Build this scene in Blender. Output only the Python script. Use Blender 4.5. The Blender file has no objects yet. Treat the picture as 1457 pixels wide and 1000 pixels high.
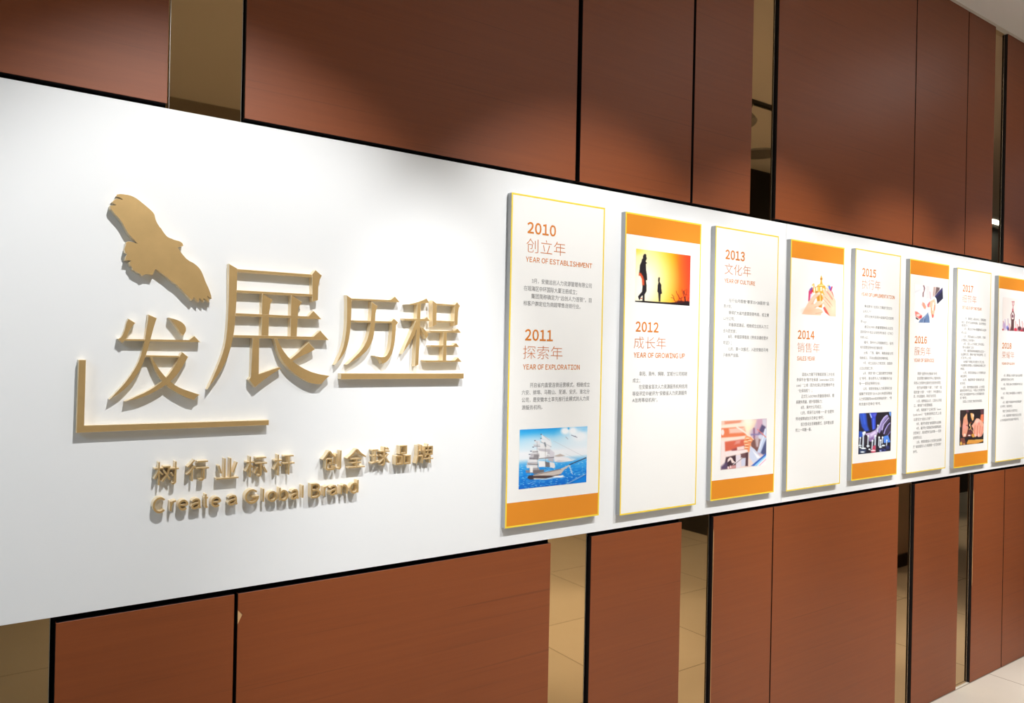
import bpy, bmesh, math
import numpy as np
from mathutils import Vector, Matrix

S = bpy.context.scene
COL = S.collection

# ------------------------------------------------------------------ camera
YAW, PITCH, ROLL = 0.6114285, 0.000697, 0.0204253   # radians, right of the wall's normal / up / tilt
CAM_D, CAM_Z, FOCAL = 1.656935, 1.5, 1080.0          # distance to wall, eye height, focal length (px of 1457)
W, H = 1457.0, 1000.0
_f = np.array([math.sin(YAW)*math.cos(PITCH), math.cos(YAW)*math.cos(PITCH), math.sin(PITCH)])
_r0 = np.array([math.cos(YAW), -math.sin(YAW), 0.0])
_u0 = np.cross(_r0, _f)
RGT = math.cos(ROLL)*_r0 + math.sin(ROLL)*_u0
UPV = -math.sin(ROLL)*_r0 + math.cos(ROLL)*_u0
FWD = _f
EYE = np.array([0.0, -CAM_D, CAM_Z])

cam = bpy.data.cameras.new('camera')
cam.sensor_width = 36.0
cam.lens = FOCAL / W * 36.0
cam.clip_start = 0.05
cam_ob = bpy.data.objects.new('camera', cam)
COL.objects.link(cam_ob)
cam_ob.matrix_world = Matrix(((RGT[0], UPV[0], -FWD[0], EYE[0]), (RGT[1], UPV[1], -FWD[1], EYE[1]),
                              (RGT[2], UPV[2], -FWD[2], EYE[2]), (0, 0, 0, 1)))
S.camera = cam_ob

# ------------------------------------------------------------------ look, world, lights
S.view_settings.view_transform = 'Standard'
S.view_settings.look = 'None'
S.view_settings.gamma = 1.0
S.view_settings.use_curve_mapping = False
S.view_settings.exposure = 0.0
world = bpy.data.worlds.new('world'); S.world = world
world.use_nodes = True
world.node_tree.nodes['Background'].inputs[0].default_value = (0.75, 0.85, 1.0, 1)
world.node_tree.nodes['Background'].inputs[1].default_value = 0.0

CEIL = 3.10
SPOT_X = [0.45, 1.42, 2.28, 3.12, 3.92, 4.74]
SPOT_Y, SPOT_Z = -1.35, 2.95
SPOT_W, SPOT_SIZE, SPOT_BLEND, SPOT_AIM = 130.0, 52.0, 0.62, 1.13
SPOT_COL = (1.0, 0.988, 0.972)
DOWN = [(2.2, -2.85, 80), (2.1, -1.62, 52), (2.95, -1.14, 40), (4.22, -0.80, 30), (3.7, -2.25, 84), (7.3, -1.0, 36)]   # x, y, beam in degrees; two widest are added to light the floor
DOWN_W = 150.0
PANEL = [(-2.3, -2.0, 1.1, 0.5, 36.0), (9.45, -2.2, 1.4, 0.12, 16.0)]   # x, y, length, width, watts; the first is added, unseen, as cool fill
SPEAKER = (4.98, -2.1)
PANEL_COL = (0.62, 0.80, 1.0)

def light(name, kind, loc, target, power, color, **kw):
    d = bpy.data.lights.new(name, kind)
    d.energy = power; d.color = color
    for k, v in kw.items(): setattr(d, k, v)
    o = bpy.data.objects.new(name, d); COL.objects.link(o)
    o.location = loc
    o.rotation_euler = (Vector(target) - Vector(loc)).to_track_quat('-Z', 'Y').to_euler()
    return o
for x in SPOT_X:
    light('spot_light', 'SPOT', (x, SPOT_Y, SPOT_Z), (x - 0.05 if x < 1 else x, 0, SPOT_AIM - (0.07 if x < 1 else 0.0)), SPOT_W*(1.08 if x < 1 else 1.0), SPOT_COL,
          spot_size=math.radians(SPOT_SIZE), spot_blend=SPOT_BLEND, shadow_soft_size=0.006)
for x, y, beam in DOWN:
    light('down_light', 'SPOT', (x, y, CEIL - 0.03), (x, y, 0), DOWN_W, (1, 0.96, 0.92), spot_size=math.radians(beam), spot_blend=0.6, shadow_soft_size=0.07)
for x, y, a, b, w in PANEL:
    light('panel_light', 'AREA', (x, y, CEIL - 0.03), (x, y, 0), w, PANEL_COL, shape='RECTANGLE', size=a, size_y=b)

# ------------------------------------------------------------------ geometry helpers
def at(px, y):
    """points of the photograph (N,2) carried to the vertical plane at depth y -> world (N,3)"""
    px = np.asarray(px, float)
    d = FWD + ((px[..., 0] - W/2)/FOCAL)[..., None]*RGT + ((H/2 - px[..., 1])/FOCAL)[..., None]*UPV
    t = (y + CAM_D)/d[..., 1]
    return EYE + d*t[..., None]
def pic(P):
    d = np.asarray(P, float) - EYE
    z = d @ FWD
    return np.stack([W/2 + FOCAL*(d @ RGT)/z, H/2 - FOCAL*(d @ UPV)/z], -1)
class Zoom:
    """a magnified crop of the photograph: its corner and its scale"""
    def __init__(s, x, y, k): s.x, s.y, s.k = x, y, k
    def px(s, pts): return np.array([(s.x + a/s.k, s.y + b/s.k) for a, b in pts])

def lin(c):
    return tuple((v/255/12.92 if v/255 <= 0.04045 else ((v/255 + 0.055)/1.055)**2.4) for v in c)

def link(name, me, mat=None, parent=None):
    o = bpy.data.objects.new(name, me); COL.objects.link(o)
    if mat is not None:
        for m in (mat if isinstance(mat, (list, tuple)) else [mat]): me.materials.append(m)
    if parent is not None: o.parent = parent
    return o
def tag(o, label=None, cat=None, group=None, kind=None):
    if label: o['label'] = label
    if cat: o['category'] = cat
    if group: o['group'] = group
    if kind: o['kind'] = kind
    return o
def empty(name, loc):
    o = bpy.data.objects.new(name, None); COL.objects.link(o); o.location = loc; o.empty_display_size = 0.05
    return o
def bm_box(bm, x0, x1, y0, y1, z0, z1, off=(0, 0, 0)):
    ox, oy, oz = off
    v = [bm.verts.new((x-ox, y-oy, z-oz)) for x in (x0, x1) for y in (y0, y1) for z in (z0, z1)]
    for q in ((0, 1, 3, 2), (4, 6, 7, 5), (0, 4, 5, 1), (2, 3, 7, 6), (0, 2, 6, 4), (1, 5, 7, 3)):
        bm.faces.new([v[i] for i in q])
def done(bm, name, bevel=0.0, smooth=False):
    bmesh.ops.recalc_face_normals(bm, faces=bm.faces)
    if bevel:
        bmesh.ops.bevel(bm, geom=list(bm.edges), offset=bevel, segments=1, affect='EDGES', profile=0.5)
    me = bpy.data.meshes.new(name); bm.to_mesh(me); bm.free()
    if smooth:
        for p in me.polygons: p.use_smooth = True
    return me
def box(name, x0, x1, y0, y1, z0, z1, mat, parent=None, off=(0, 0, 0), bevel=0.0):
    bm = bmesh.new(); bm_box(bm, x0, x1, y0, y1, z0, z1, off)
    return link(name, done(bm, name, bevel), mat, parent)

def prism(bm, pts, y0, y1, bevel=0.0007):
    """outline (N,2) in x,z pulled from y1 (board) to y0 (front), front rim bevelled"""
    pts = [tuple(p) for p in pts]
    a = sum(pts[i][0]*pts[(i+1) % len(pts)][1] - pts[(i+1) % len(pts)][0]*pts[i][1] for i in range(len(pts)))
    if a < 0: pts.reverse()
    fr = [bm.verts.new((x, y0, z)) for x, z in pts]
    bk = [bm.verts.new((x, y1, z)) for x, z in pts]
    n = len(pts)
    f = bm.faces.new(fr)
    for i in range(n):
        j = (i+1) % n
        bm.faces.new((fr[j], fr[i], bk[i], bk[j]))
    bm.faces.new(list(reversed(bk)))
    if bevel:
        bmesh.ops.bevel(bm, geom=list(f.edges), offset=bevel, segments=1, affect='EDGES', profile=0.5)

# ------------------------------------------------------------------ materials
def mat(name):
    m = bpy.data.materials.new(name); m.use_nodes = True
    nt = m.node_tree; b = nt.nodes['Principled BSDF']
    return m, nt, b
def plain(name, col, rough=0.6, metal=0.0, spec=0.5):
    m, nt, b = mat(name)
    b.inputs['Base Color'].default_value = (*col, 1)
    b.inputs['Roughness'].default_value = rough
    b.inputs['Metallic'].default_value = metal
    b.inputs['Specular IOR Level'].default_value = spec
    return m
def noise(nt, scale, vec_scale=(1, 1, 1), detail=4.0, rough=0.5):
    tc = nt.nodes.new('ShaderNodeTexCoord'); mp = nt.nodes.new('ShaderNodeMapping')
    geo = nt.nodes.new('ShaderNodeNewGeometry')
    nt.links.new(geo.outputs['Position'], mp.inputs['Vector'])
    nt.nodes.remove(tc)
    mp.inputs['Scale'].default_value = vec_scale
    n = nt.nodes.new('ShaderNodeTexNoise')
    n.inputs['Scale'].default_value = scale; n.inputs['Detail'].default_value = detail; n.inputs['Roughness'].default_value = rough
    nt.links.new(mp.outputs[0], n.inputs['Vector'])
    return n
def ramp(nt, src, stops):
    r = nt.nodes.new('ShaderNodeValToRGB')
    el = r.color_ramp.elements
    while len(el) < len(stops): el.new(0.5)
    for e, (p, c) in zip(el, stops): e.position = p; e.color = (*c, 1)
    nt.links.new(src, r.inputs[0])
    return r

def wood():
    m, nt, b = mat('wood_veneer')
    g = noise(nt, 1.0, (2.2, 2.2, 75.0), 6.0, 0.62)
    base = ramp(nt, g.outputs['Fac'], [(0.25, (0.214, 0.049, 0.0094)), (0.5, (0.238, 0.0555, 0.0107)), (0.78, (0.262, 0.063, 0.0124))])
    g2 = noise(nt, 1.0, (1.3, 1.3, 190.0), 3.0, 0.5)
    fine = ramp(nt, g2.outputs['Fac'], [(0.27, (0.74, 0.72, 0.72)), (0.38, (1, 1, 1)), (1.0, (1, 1, 1))])
    mx = nt.nodes.new('ShaderNodeMix'); mx.data_type = 'RGBA'; mx.blend_type = 'MULTIPLY'
    mx.inputs['Factor'].default_value = 1.0
    nt.links.new(base.outputs[0], mx.inputs['A']); nt.links.new(fine.outputs[0], mx.inputs['B'])
    nt.links.new(mx.outputs['Result'], b.inputs['Base Color'])
    b.inputs['Roughness'].default_value = 0.47
    b.inputs['Specular IOR Level'].default_value = 0.5
    return m
WOOD = wood()
WOOD_EDGE = plain('dark_panel_edge', (0.012, 0.008, 0.009), 0.5)
BACK = plain('black_backing', (0.006, 0.005, 0.006), 0.8, spec=0.2)
def mirror():
    m, nt, b = mat('bronze_mirror')
    b.inputs['Base Color'].default_value = (0.53, 0.36, 0.18, 1)
    b.inputs['Metallic'].default_value = 1.0
    b.inputs['Roughness'].default_value = 0.02
    return m
MIRROR = mirror()
CHROME = plain('chrome_edge', (0.62, 0.58, 0.52), 0.22, 1.0)
WHITE = plain('white_board', (0.85, 0.87, 0.885), 0.42, spec=0.35)
BANNER = plain('banner_face', (0.87, 0.87, 0.855), 0.5, spec=0.3)
BANNER_SIDE = plain('shaded_banner_side', (0.52, 0.53, 0.54), 0.6)  # white side darkened in its colour to stand for shade
YELLOW = plain('yellow_trim', lin((246, 216, 62)), 0.5)
ORANGE = plain('orange_print', lin((224, 140, 38)), 0.5, spec=0.3)
TXT_ORANGE = plain('orange_ink', lin((212, 124, 34)), 0.6)
TXT_THIN = plain('pale_orange_ink', lin((206, 122, 62)), 0.6)
TXT_GREY = plain('grey_ink', (0.22, 0.22, 0.225), 0.7)
def gold(name, base, rough):
    m, nt, b = mat(name)
    n = noise(nt, 26.0, (1, 1, 1), 3.0, 0.55)
    r = ramp(nt, n.outputs['Fac'], [(0.3, tuple(v*0.93 for v in base)), (0.62, base), (0.8, tuple(min(1, v*1.07) for v in base))])
    nt.links.new(r.outputs[0], b.inputs['Base Color'])
    b.inputs['Metallic'].default_value = 0.6
    b.inputs['Roughness'].default_value = rough
    return m
GOLD = gold('brushed_gold', (0.72, 0.49, 0.215), 0.36)
GOLD_SIDE = plain('brightened_gold_side', (0.92, 0.76, 0.50), 0.30, 0.25)  # lightened, less metallic, so shadowed sides look lit by reflected light
def tile():
    m, nt, b = mat('cream_floor_tile')
    geo = nt.nodes.new('ShaderNodeNewGeometry')
    br = nt.nodes.new('ShaderNodeTexBrick')
    nt.links.new(geo.outputs['Position'], br.inputs['Vector'])
    br.offset = 0.0
    br.inputs['Scale'].default_value = 1.0
    br.inputs['Brick Width'].default_value = 0.8; br.inputs['Row Height'].default_value = 0.8
    br.inputs['Mortar Size'].default_value = 0.003; br.inputs['Mortar Smooth'].default_value = 0.1
    br.inputs['Color1'].default_value = (0.74, 0.69, 0.60, 1); br.inputs['Color2'].default_value = (0.70, 0.655, 0.57, 1)
    br.inputs['Mortar'].default_value = (0.36, 0.32, 0.27, 1)
    n = noise(nt, 1.6, (1, 1, 1), 5.0, 0.6)
    r = ramp(nt, n.outputs['Fac'], [(0.3, (0.93, 0.92, 0.90)), (0.7, (1, 1, 1))])
    mx = nt.nodes.new('ShaderNodeMix'); mx.data_type = 'RGBA'; mx.blend_type = 'MULTIPLY'; mx.inputs['Factor'].default_value = 1.0
    nt.links.new(br.outputs['Color'], mx.inputs['A']); nt.links.new(r.outputs[0], mx.inputs['B'])
    nt.links.new(mx.outputs['Result'], b.inputs['Base Color'])
    b.inputs['Roughness'].default_value = 0.22
    return m
TILE = tile()
CEILM = plain('ceiling_paint', (0.92, 0.90, 0.87), 0.8)
TRIMM = plain('cornice_paint', (0.74, 0.69, 0.62), 0.7)
CREAM = plain('cream_wall_paint', (0.60, 0.52, 0.42), 0.7)
DARKW = plain('dark_wall_cladding', (0.030, 0.026, 0.022), 0.6)
OPPW = plain('taupe_wall_paint', (0.30, 0.26, 0.21), 0.7)
BLACK = plain('black_metal', (0.02, 0.02, 0.02), 0.4)
GREY = plain('grey_metal', (0.30, 0.29, 0.28), 0.4)
def glow(name, col, s):
    m, nt, b = mat(name)
    b.inputs['Emission Color'].default_value = (*col, 1); b.inputs['Emission Strength'].default_value = s
    return m
LENS = glow('lamp_lens', (1, 0.97, 0.94), 50.0)

# ------------------------------------------------------------------ room shell
X0, X1, Y0 = -3.5, 11.0, -3.6
YB = 0.03
def structure(name, *a): return tag(box(name, *a), kind='structure')
structure('floor', X0, X1, Y0, YB + 0.1, -0.1, 0.0, TILE)
structure('ceiling', X0, X1, Y0, YB + 0.1, CEIL, CEIL + 0.1, CEILM)
structure('wall_back', X0, X1, YB, YB + 0.1, 0.0, CEIL, BACK)
structure('wall_opposite', X0, X1, Y0 - 0.1, Y0, 0.0, CEIL, OPPW)
structure('wall_left', X0 - 0.1, X0, Y0 - 0.1, YB + 0.1, 0.0, CEIL, CREAM)
structure('wall_right', X1, X1 + 0.1, Y0 - 0.1, YB + 0.1, 0.0, CEIL, CREAM)
structure('wall_recess', 5.0, X1, Y0, -2.45, 0.0, CEIL, DARKW)
structure('wall_pier', 5.2, 6.1, -1.9, -1.2, 0.0, CEIL, CREAM)
structure('baseboard_pier', 5.185, 6.115, -1.915, -1.185, 0.0, 0.09, WOOD_EDGE)
structure('trim_1', X0, X1, -0.012, YB, CEIL - 0.002, CEIL + 0.004, TRIMM)

# ------------------------------------------------------------------ wood cladding and mirrors
ZT, ZB = 1.9755, 0.9850           # the board's upper and lower edge
BF, BB = -0.004, 0.010            # its front and back
GAPT, GAPB = 0.011, 0.013         # dark reveal between board and wood
WT = 0.018                        # wood thickness
def panel(x0, x1, z0, z1, label, group):
    o = empty('wood_panel', (x0, 0, z0))
    tag(o, label, 'wall panel', group)
    bm = bmesh.new(); bm_box(bm, 0, x1-x0, 0.0, WT, 0, z1-z0)
    me = done(bm, 'veneer', 0.0006)
    ob = link('veneer', me, [WOOD, WOOD_EDGE], o)
    for p in me.polygons:
        if abs(p.normal.x) > 0.9 or abs(p.normal.z) > 0.9: p.material_index = 1
    return o
def strip(x0, x1, z0, z1, label, group, right=True, left=False, gap=0.0065):
    o = empty('mirror_strip', (x0, 0, z0))
    tag(o, label, 'mirror', group)
    off = (x0, 0, z0)
    box('mirror_pane', x0 - 0.004, x1 - gap, 0.0125, 0.0165, z0, z1, MIRROR, o, off)
    zz0, zz1 = (z0 + 0.004, z1 - 0.004)
    if right: box('edge_trim', x1 - gap + 0.0001, x1 - gap + 0.0013, 0.0112, 0.0124, zz0, zz1, CHROME, o, off, 0.0003)
    if left: box('edge_trim', x0 + 0.0008, x0 + 0.0022, 0.0060, 0.0122, zz0, zz1, CHROME, o, off, 0.0003)
    return o
GU, GL = 'wood panels above the white board', 'wood panels below the white board'
zu, zl = ZT + GAPT, ZB - GAPB
TOPZ = CEIL - 0.002
for x0, x1, lab in [
    (-1.30, 0.3005, 'brown wood panel beside the first upper mirror, leftmost above the white board'),
    (0.4535, 1.3675, 'widest brown wood panel above the board, over the raised gold characters'),
    (1.3835, 1.8420, 'brown wood panel above the board, over the 2012 banner'),
    (1.8530, 2.1385, 'narrow brown wood panel just before the upper mirror over the 2013 banner'),
    (2.2790, 3.2110, 'wide brown wood panel above the board, over the 2014 and 2015 banners'),
    (3.2180, 3.6705, 'brown wood panel above the board, over the 2016 banner'),
    (3.6770, 3.9430, 'narrow brown wood panel above the board, over the 2017 banner'),
    (4.0720, 4.9800, 'brown wood panel under the ceiling edge, over the 2018 banner')]:
    panel(x0, x1, zu, TOPZ, lab, GU)
for x0, x1, lab in [
    (-1.30, -0.10, 'brown wood panel below the board, out past the lower mirror at the left end'),
    (0.1260, 0.4530, 'brown wood panel below the board, under the gold corner bracket'),
    (0.4605, 1.3070, 'wide brown wood panel below the board, under the gold slogan letters'),
    (1.4555, 1.8330, 'brown wood panel below the board, under the 2012 banner'),
    (1.9850, 2.2990, 'brown wood panel below the board, under the 2013 banner'),
    (2.3050, 3.1430, 'wide reddish wood panel below the board, under the 2014 and 2015 banners'),
    (3.2740, 3.6710, 'brown wood panel below the board, under the gap between the 2016 and 2017 banners'),
    (3.8080, 4.1300, 'brown wood panel below the board, between the last lower mirror and the last joint'),
    (4.1370, 4.9800, 'last brown wood panel below the board, under the 2018 banner')]:
    panel(x0, x1, 0.002, zl, lab, GL)
CHIP = plain('raw_wood_edge', (0.62, 0.36, 0.16), 0.7)
def chip(x, pts, width=0.0022):
    """bare wood showing where the veneer's left edge is knocked: outline down the edge"""
    for o in bpy.data.objects:
        if o.name.startswith('wood_panel') and abs(o.location.x - x) < 1e-4 and o.location.z < 0.5:
            bm = bmesh.new()
            prism(bm, [(0.0002, pts[0]), (width, pts[0]-0.012), (width*0.6, (pts[0]+pts[1])/2), (width, pts[1]+0.02), (0.0002, pts[1])], -0.0002, 0.0004, 0)
            bmesh.ops.recalc_face_normals(bm, faces=bm.faces)
            tag(link('bare_edge', done(bm, 'bare_edge'), CHIP, o), 'pale bare wood where the veneer is chipped')
chip(0.4605, (0.935, 0.905), 0.010)
chip(1.9850, (0.93, 0.30)); chip(3.8080, (0.90, 0.45), 0.004)
GM = 'bronze mirror strips in the wood cladding'
strip(0.3035, 0.4505, ZT - 0.02, TOPZ, 'bronze mirror strip above the board over the bird emblem', GM, True, True, 0.0025)
strip(2.1410, 2.2760, ZT - 0.02, TOPZ, 'bronze mirror strip above the board over the 2013 banner, reflecting ceiling', GM)
strip(3.9455, 4.0690, ZT - 0.02, TOPZ, 'bronze mirror strip above the board between the 2017 and 2018 banners', GM)
strip(-0.0970, 0.1230, 0.002, ZB + 0.02, 'dark bronze mirror strip below the board at the bottom left corner', GM)
strip(1.3095, 1.4525, 0.002, ZB + 0.02, 'bronze mirror strip below the board under the 2010 banner', GM)
strip(1.8355, 1.9820, 0.002, ZB + 0.02, 'bronze mirror strip below the board between the 2012 and 2013 banners', GM)
strip(3.1455, 3.2710, 0.002, ZB + 0.02, 'bronze mirror strip below the board under the 2016 banner, reflecting a baseboard', GM)
strip(3.6735, 3.8050, 0.002, ZB + 0.02, 'bronze mirror strip below the board under the 2017 banner', GM)
for zz in ((zu, TOPZ, 'brown wood panel past the 2018 banner, running on under the ceiling', GU), (0.002, zl, 'brown wood panel past the 2018 banner, running on to the floor corner', GL)):
    panel(4.987, X1 - 0.01, zz[0], zz[1], zz[2], zz[3])

# ------------------------------------------------------------------ white board (two lengths, hairline joint)
XJ = float(at([(1119.0, 330.0)], BF)[0, 0])
o = box('display_board', -1.1, XJ - 0.0006, BF, BB, ZB, ZT, WHITE, bevel=0.0005)
tag(o, 'long white display board behind the gold characters and the 2010 to 2013 banners', 'board', 'white display boards')
o = box('display_board', XJ + 0.0006, 4.72, BF, BB, ZB, ZT, WHITE, bevel=0.0005)
tag(o, 'white display board behind the 2014 to 2018 banners', 'board', 'white display boards')

# ------------------------------------------------------------------ raised gold characters
LT = 0.0185                        # how far the letters stand out
LY = BF - LT
def smooth_ring(pts, keep=38.0):
    """cut soft corners of an outline once; corners sharper than `keep` degrees of turn stay"""
    pts = np.asarray(pts, float); n = len(pts); out = []
    for i in range(n):
        a, b, c = pts[i-1], pts[i], pts[(i+1) % n]
        u, v = b-a, c-b
        t = abs(math.degrees(math.atan2(u[0]*v[1]-u[1]*v[0], u @ v)))
        if t < keep and t > 3: out += [b + (a-b)*0.25, b + (c-b)*0.25]
        else: out.append(b)
    return np.array(out)
def raised(name, zoom, strokes, label, cat, group, keep=38.0):
    bm = bmesh.new(); W3 = []
    for s in strokes:
        W3.append(at(smooth_ring(zoom.px(s), keep), LY))
    allp = np.concatenate(W3); ox, oz = allp[:, 0].min(), allp[:, 2].min()
    for k, w in enumerate(W3):
        prism(bm, [(p[0]-ox, p[2]-oz) for p in w], -LT - 0.00012*k, 0.0)
    bmesh.ops.recalc_face_normals(bm, faces=bm.faces)
    me = done(bm, name)
    o = link(name, me, [GOLD, GOLD_SIDE]); o.location = (ox, BF, oz)
    for p in me.polygons: p.material_index = 0 if p.normal.y < -0.9 else 1
    return tag(o, label, cat, group)

GC = 'large raised gold characters'
raised('bird_emblem', Zoom(140, 260, 5.5556), [[
    (148,90),(180,88),(245,97),(290,115),(330,145),(385,190),(425,225),(445,250),(450,285),(460,310),(478,345),(490,352),(505,375),(522,408),
    (550,430),(590,450),(640,458),(665,475),(673,498),(650,502),(625,510),(640,532),(660,560),(690,595),(710,615),(750,632),(785,660),(810,690),
    (830,735),(848,785),(870,830),(890,885),(897,918),(880,905),(850,880),(868,912),(880,945),(850,925),(825,900),(836,945),(815,925),(795,900),
    (795,945),(775,925),(750,893),(752,915),(740,932),(700,890),(660,850),(655,838),(630,820),(620,803),(590,790),(545,748),(500,715),(450,675),
    (440,705),(428,732),(400,722),(375,720),(345,737),(332,715),(310,712),(285,690),(270,690),(268,665),(250,655),(240,632),(270,612),(235,612),
    (207,612),(215,580),(232,565),(210,550),(205,525),(215,505),(218,470),(235,462),(265,465),(300,480),(322,487),(295,462),(260,428),(230,390),
    (205,345),(180,300),(150,265),(120,235),(110,215),(95,207),(90,180),(120,178),(155,180),(130,165),(105,152),(140,122),(170,130),(208,138),
    (180,118),(140,105)]], 'flat gold bird with spread wings mounted above the raised characters', 'emblem', None, 30)
raised('raised_character', Zoom(145, 430, 6.25), [
    [(235,145),(300,183),(275,205),(245,250),(225,300),(215,330),(182,362),(140,325),(170,318),(185,290),(205,240),(218,185)],
    [(200,324),(780,338),(822,297),(877,355),(190,343)],
    [(413,108),(490,140),(465,205),(440,300),(415,390),(385,490),(350,580),(300,665),(240,735),(170,800),(65,865),(130,800),(200,725),(270,630),(320,545),(355,450),(380,350),(395,250),(410,165)],
    [(595,135),(640,148),(690,165),(730,190),(750,225),(748,260),(725,295),(705,280),(680,240),(645,190)],
    [(390,468),(692,475),(692,491),(388,488)],
    [(715,443),(768,485),(740,530),(700,600),(650,665),(600,710),(530,760),(440,810),(330,855),(205,882),(300,840),(400,795),(480,745),(540,700),(590,650),(640,580),(680,510),(690,475)],
    [(425,478),(442,482),(480,555),(530,625),(590,690),(660,745),(740,780),(875,822),(840,835),(822,868),(760,850),(690,815),(620,775),(550,715),(500,650),(455,560)]],
    'large raised gold character inside the corner bracket, below the bird', 'character', GC)
raised('raised_character', Zoom(285, 365, 5.0), [
    [(205,50),(265,85),(258,300),(245,500),(225,620),(190,730),(150,810),(50,945),(100,840),(150,720),(180,620),(195,480),(203,300)],
    [(260,87),(795,126),(795,147),(260,107)],
    [(795,125),(820,95),(866,135),(840,175),(838,310),(797,322)],
    [(255,237),(800,267),(800,285),(255,254)],
    [(440,262),(470,282),(516,308),(490,345),(485,575),(433,572)],
    [(645,272),(680,295),(725,325),(695,360),(686,580),(640,574)],
    [(248,401),(770,428),(805,385),(862,446),(248,421)],
    [(235,557),(805,572),(853,525),(915,595),(235,576)],
    [(372,570),(420,570),(412,840),(560,785),(575,795),(470,860),(388,930),(345,875),(362,855)],
    [(522,580),(546,582),(575,650),(640,735),(720,790),(810,830),(922,848),(890,870),(862,905),(830,908),(770,895),(690,850),(610,780),(560,700)],
    [(770,608),(815,660),(780,680),(720,705),(650,748),(632,735),(690,690),(740,640)]],
    'largest and tallest of the raised gold characters on the white board', 'character', GC)
raised('raised_character', Zoom(465, 405, 7.145), [
    [(203,105),(255,140),(245,400),(230,530),(205,640),(165,720),(85,815),(125,745),(165,650),(190,540),(205,400),(208,200)],
    [(250,137),(650,158),(692,118),(745,178),(250,155)],
    [(455,170),(518,220),(495,260),(490,400),(475,530),(445,620),(390,690),(310,750),(205,812),(280,740),(350,670),(400,590),(430,500),(445,400),(455,280)],
    [(265,360),(668,371),(668,392),(290,382)],
    [(655,371),(682,343),(727,383),(700,410),(695,540),(680,640),(650,730),(610,785),(565,805),(555,770),(530,745),(480,720),(540,735),(580,740),(610,725),(640,670),(655,580),(662,480),(664,392)]],
    'raised gold character above the start of the underline bar', 'character', GC)
raised('raised_character', Zoom(560, 410, 6.896), [
    [(118,158),(190,150),(260,130),(325,98),(352,143),(300,148),(260,153),(190,163)],
    [(232,150),(270,147),(262,300),(255,500),(245,750),(210,768),(222,500),(230,300)],
    [(97,296),(300,303),(328,280),(360,322),(110,318)],
    [(215,315),(238,318),(222,420),(180,510),(85,645),(120,560),(160,470),(195,390)],
    [(258,375),(300,400),(330,430),(342,460),(318,498),(295,450)],
    [(380,118),(425,150),(420,355),(380,378)],
    [(420,147),(605,160),(605,176),(420,163)],
    [(598,162),(622,135),(652,172),(632,200),(628,358),(592,370)],
    [(416,314),(597,322),(597,336),(416,331)],
    [(348,415),(600,420),(628,395),(662,438),(365,435)],
    [(487,428),(523,428),(515,718),(478,718)],
    [(355,557),(582,564),(612,535),(645,577),(365,576)],
    [(297,705),(600,711),(630,677),(668,722),(320,726)]],
    'raised gold character above the far end of the underline bar', 'character', GC)
raised('corner_bracket', Zoom(95, 500, 4.857), [[(82,57),(134,57),(117,515),(1398,473),(1397,508),(65,563)]],
    'gold raised L shaped bracket around the foot of the characters', 'bracket', None, 0)
raised('underline_bar', Zoom(0, 0, 1.0), [[(485.3,531.0),(660.1,531.1),(659.9,538.6),(485.0,539.6)]],
    'straight gold raised bar beneath the last two large characters', 'bar', None, 0)

# ------------------------------------------------------------------ lettering
def glyphs(body, extrude=0.0, bevel=0.0, offset=0.0, res=4):
    c = bpy.data.curves.new('lettering', 'FONT')
    c.body = body; c.size = 1.0; c.resolution_u = res
    c.extrude = extrude; c.bevel_depth = bevel; c.bevel_resolution = 0; c.offset = offset
    ob = bpy.data.objects.new('lettering', c); COL.objects.link(ob)
    me = bpy.data.meshes.new_from_object(ob.evaluated_get(bpy.context.evaluated_depsgraph_get()))
    bpy.data.objects.remove(ob); bpy.data.curves.remove(c)
    return me
def arr(me):
    a = np.empty(len(me.vertices)*3); me.vertices.foreach_get('co', a)
    return a.reshape(-1, 3)
def ribbon(pts, w, closed=False):
    """outline of a stroke of width w along a line (mitred); a closed line gives its outer and inner ring"""
    P = np.asarray(pts, float); n = len(P); L, R_ = [], []
    for i in range(n):
        a = P[i-1] if (i or closed) else None
        c = P[(i+1) % n] if (i < n-1 or closed) else None
        d0 = (P[i]-a)/np.linalg.norm(P[i]-a) if a is not None else None
        d1 = (c-P[i])/np.linalg.norm(c-P[i]) if c is not None else None
        if d0 is None: d0 = d1
        if d1 is None: d1 = d0
        n0, n1 = np.array([-d0[1], d0[0]]), np.array([-d1[1], d1[0]])
        m = n0+n1; m = m/np.linalg.norm(m); k = min(1.0/max(m @ n0, 0.4), 1.8)
        L.append(P[i]+m*k*w/2); R_.append(P[i]-m*k*w/2)
    return L, R_
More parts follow.
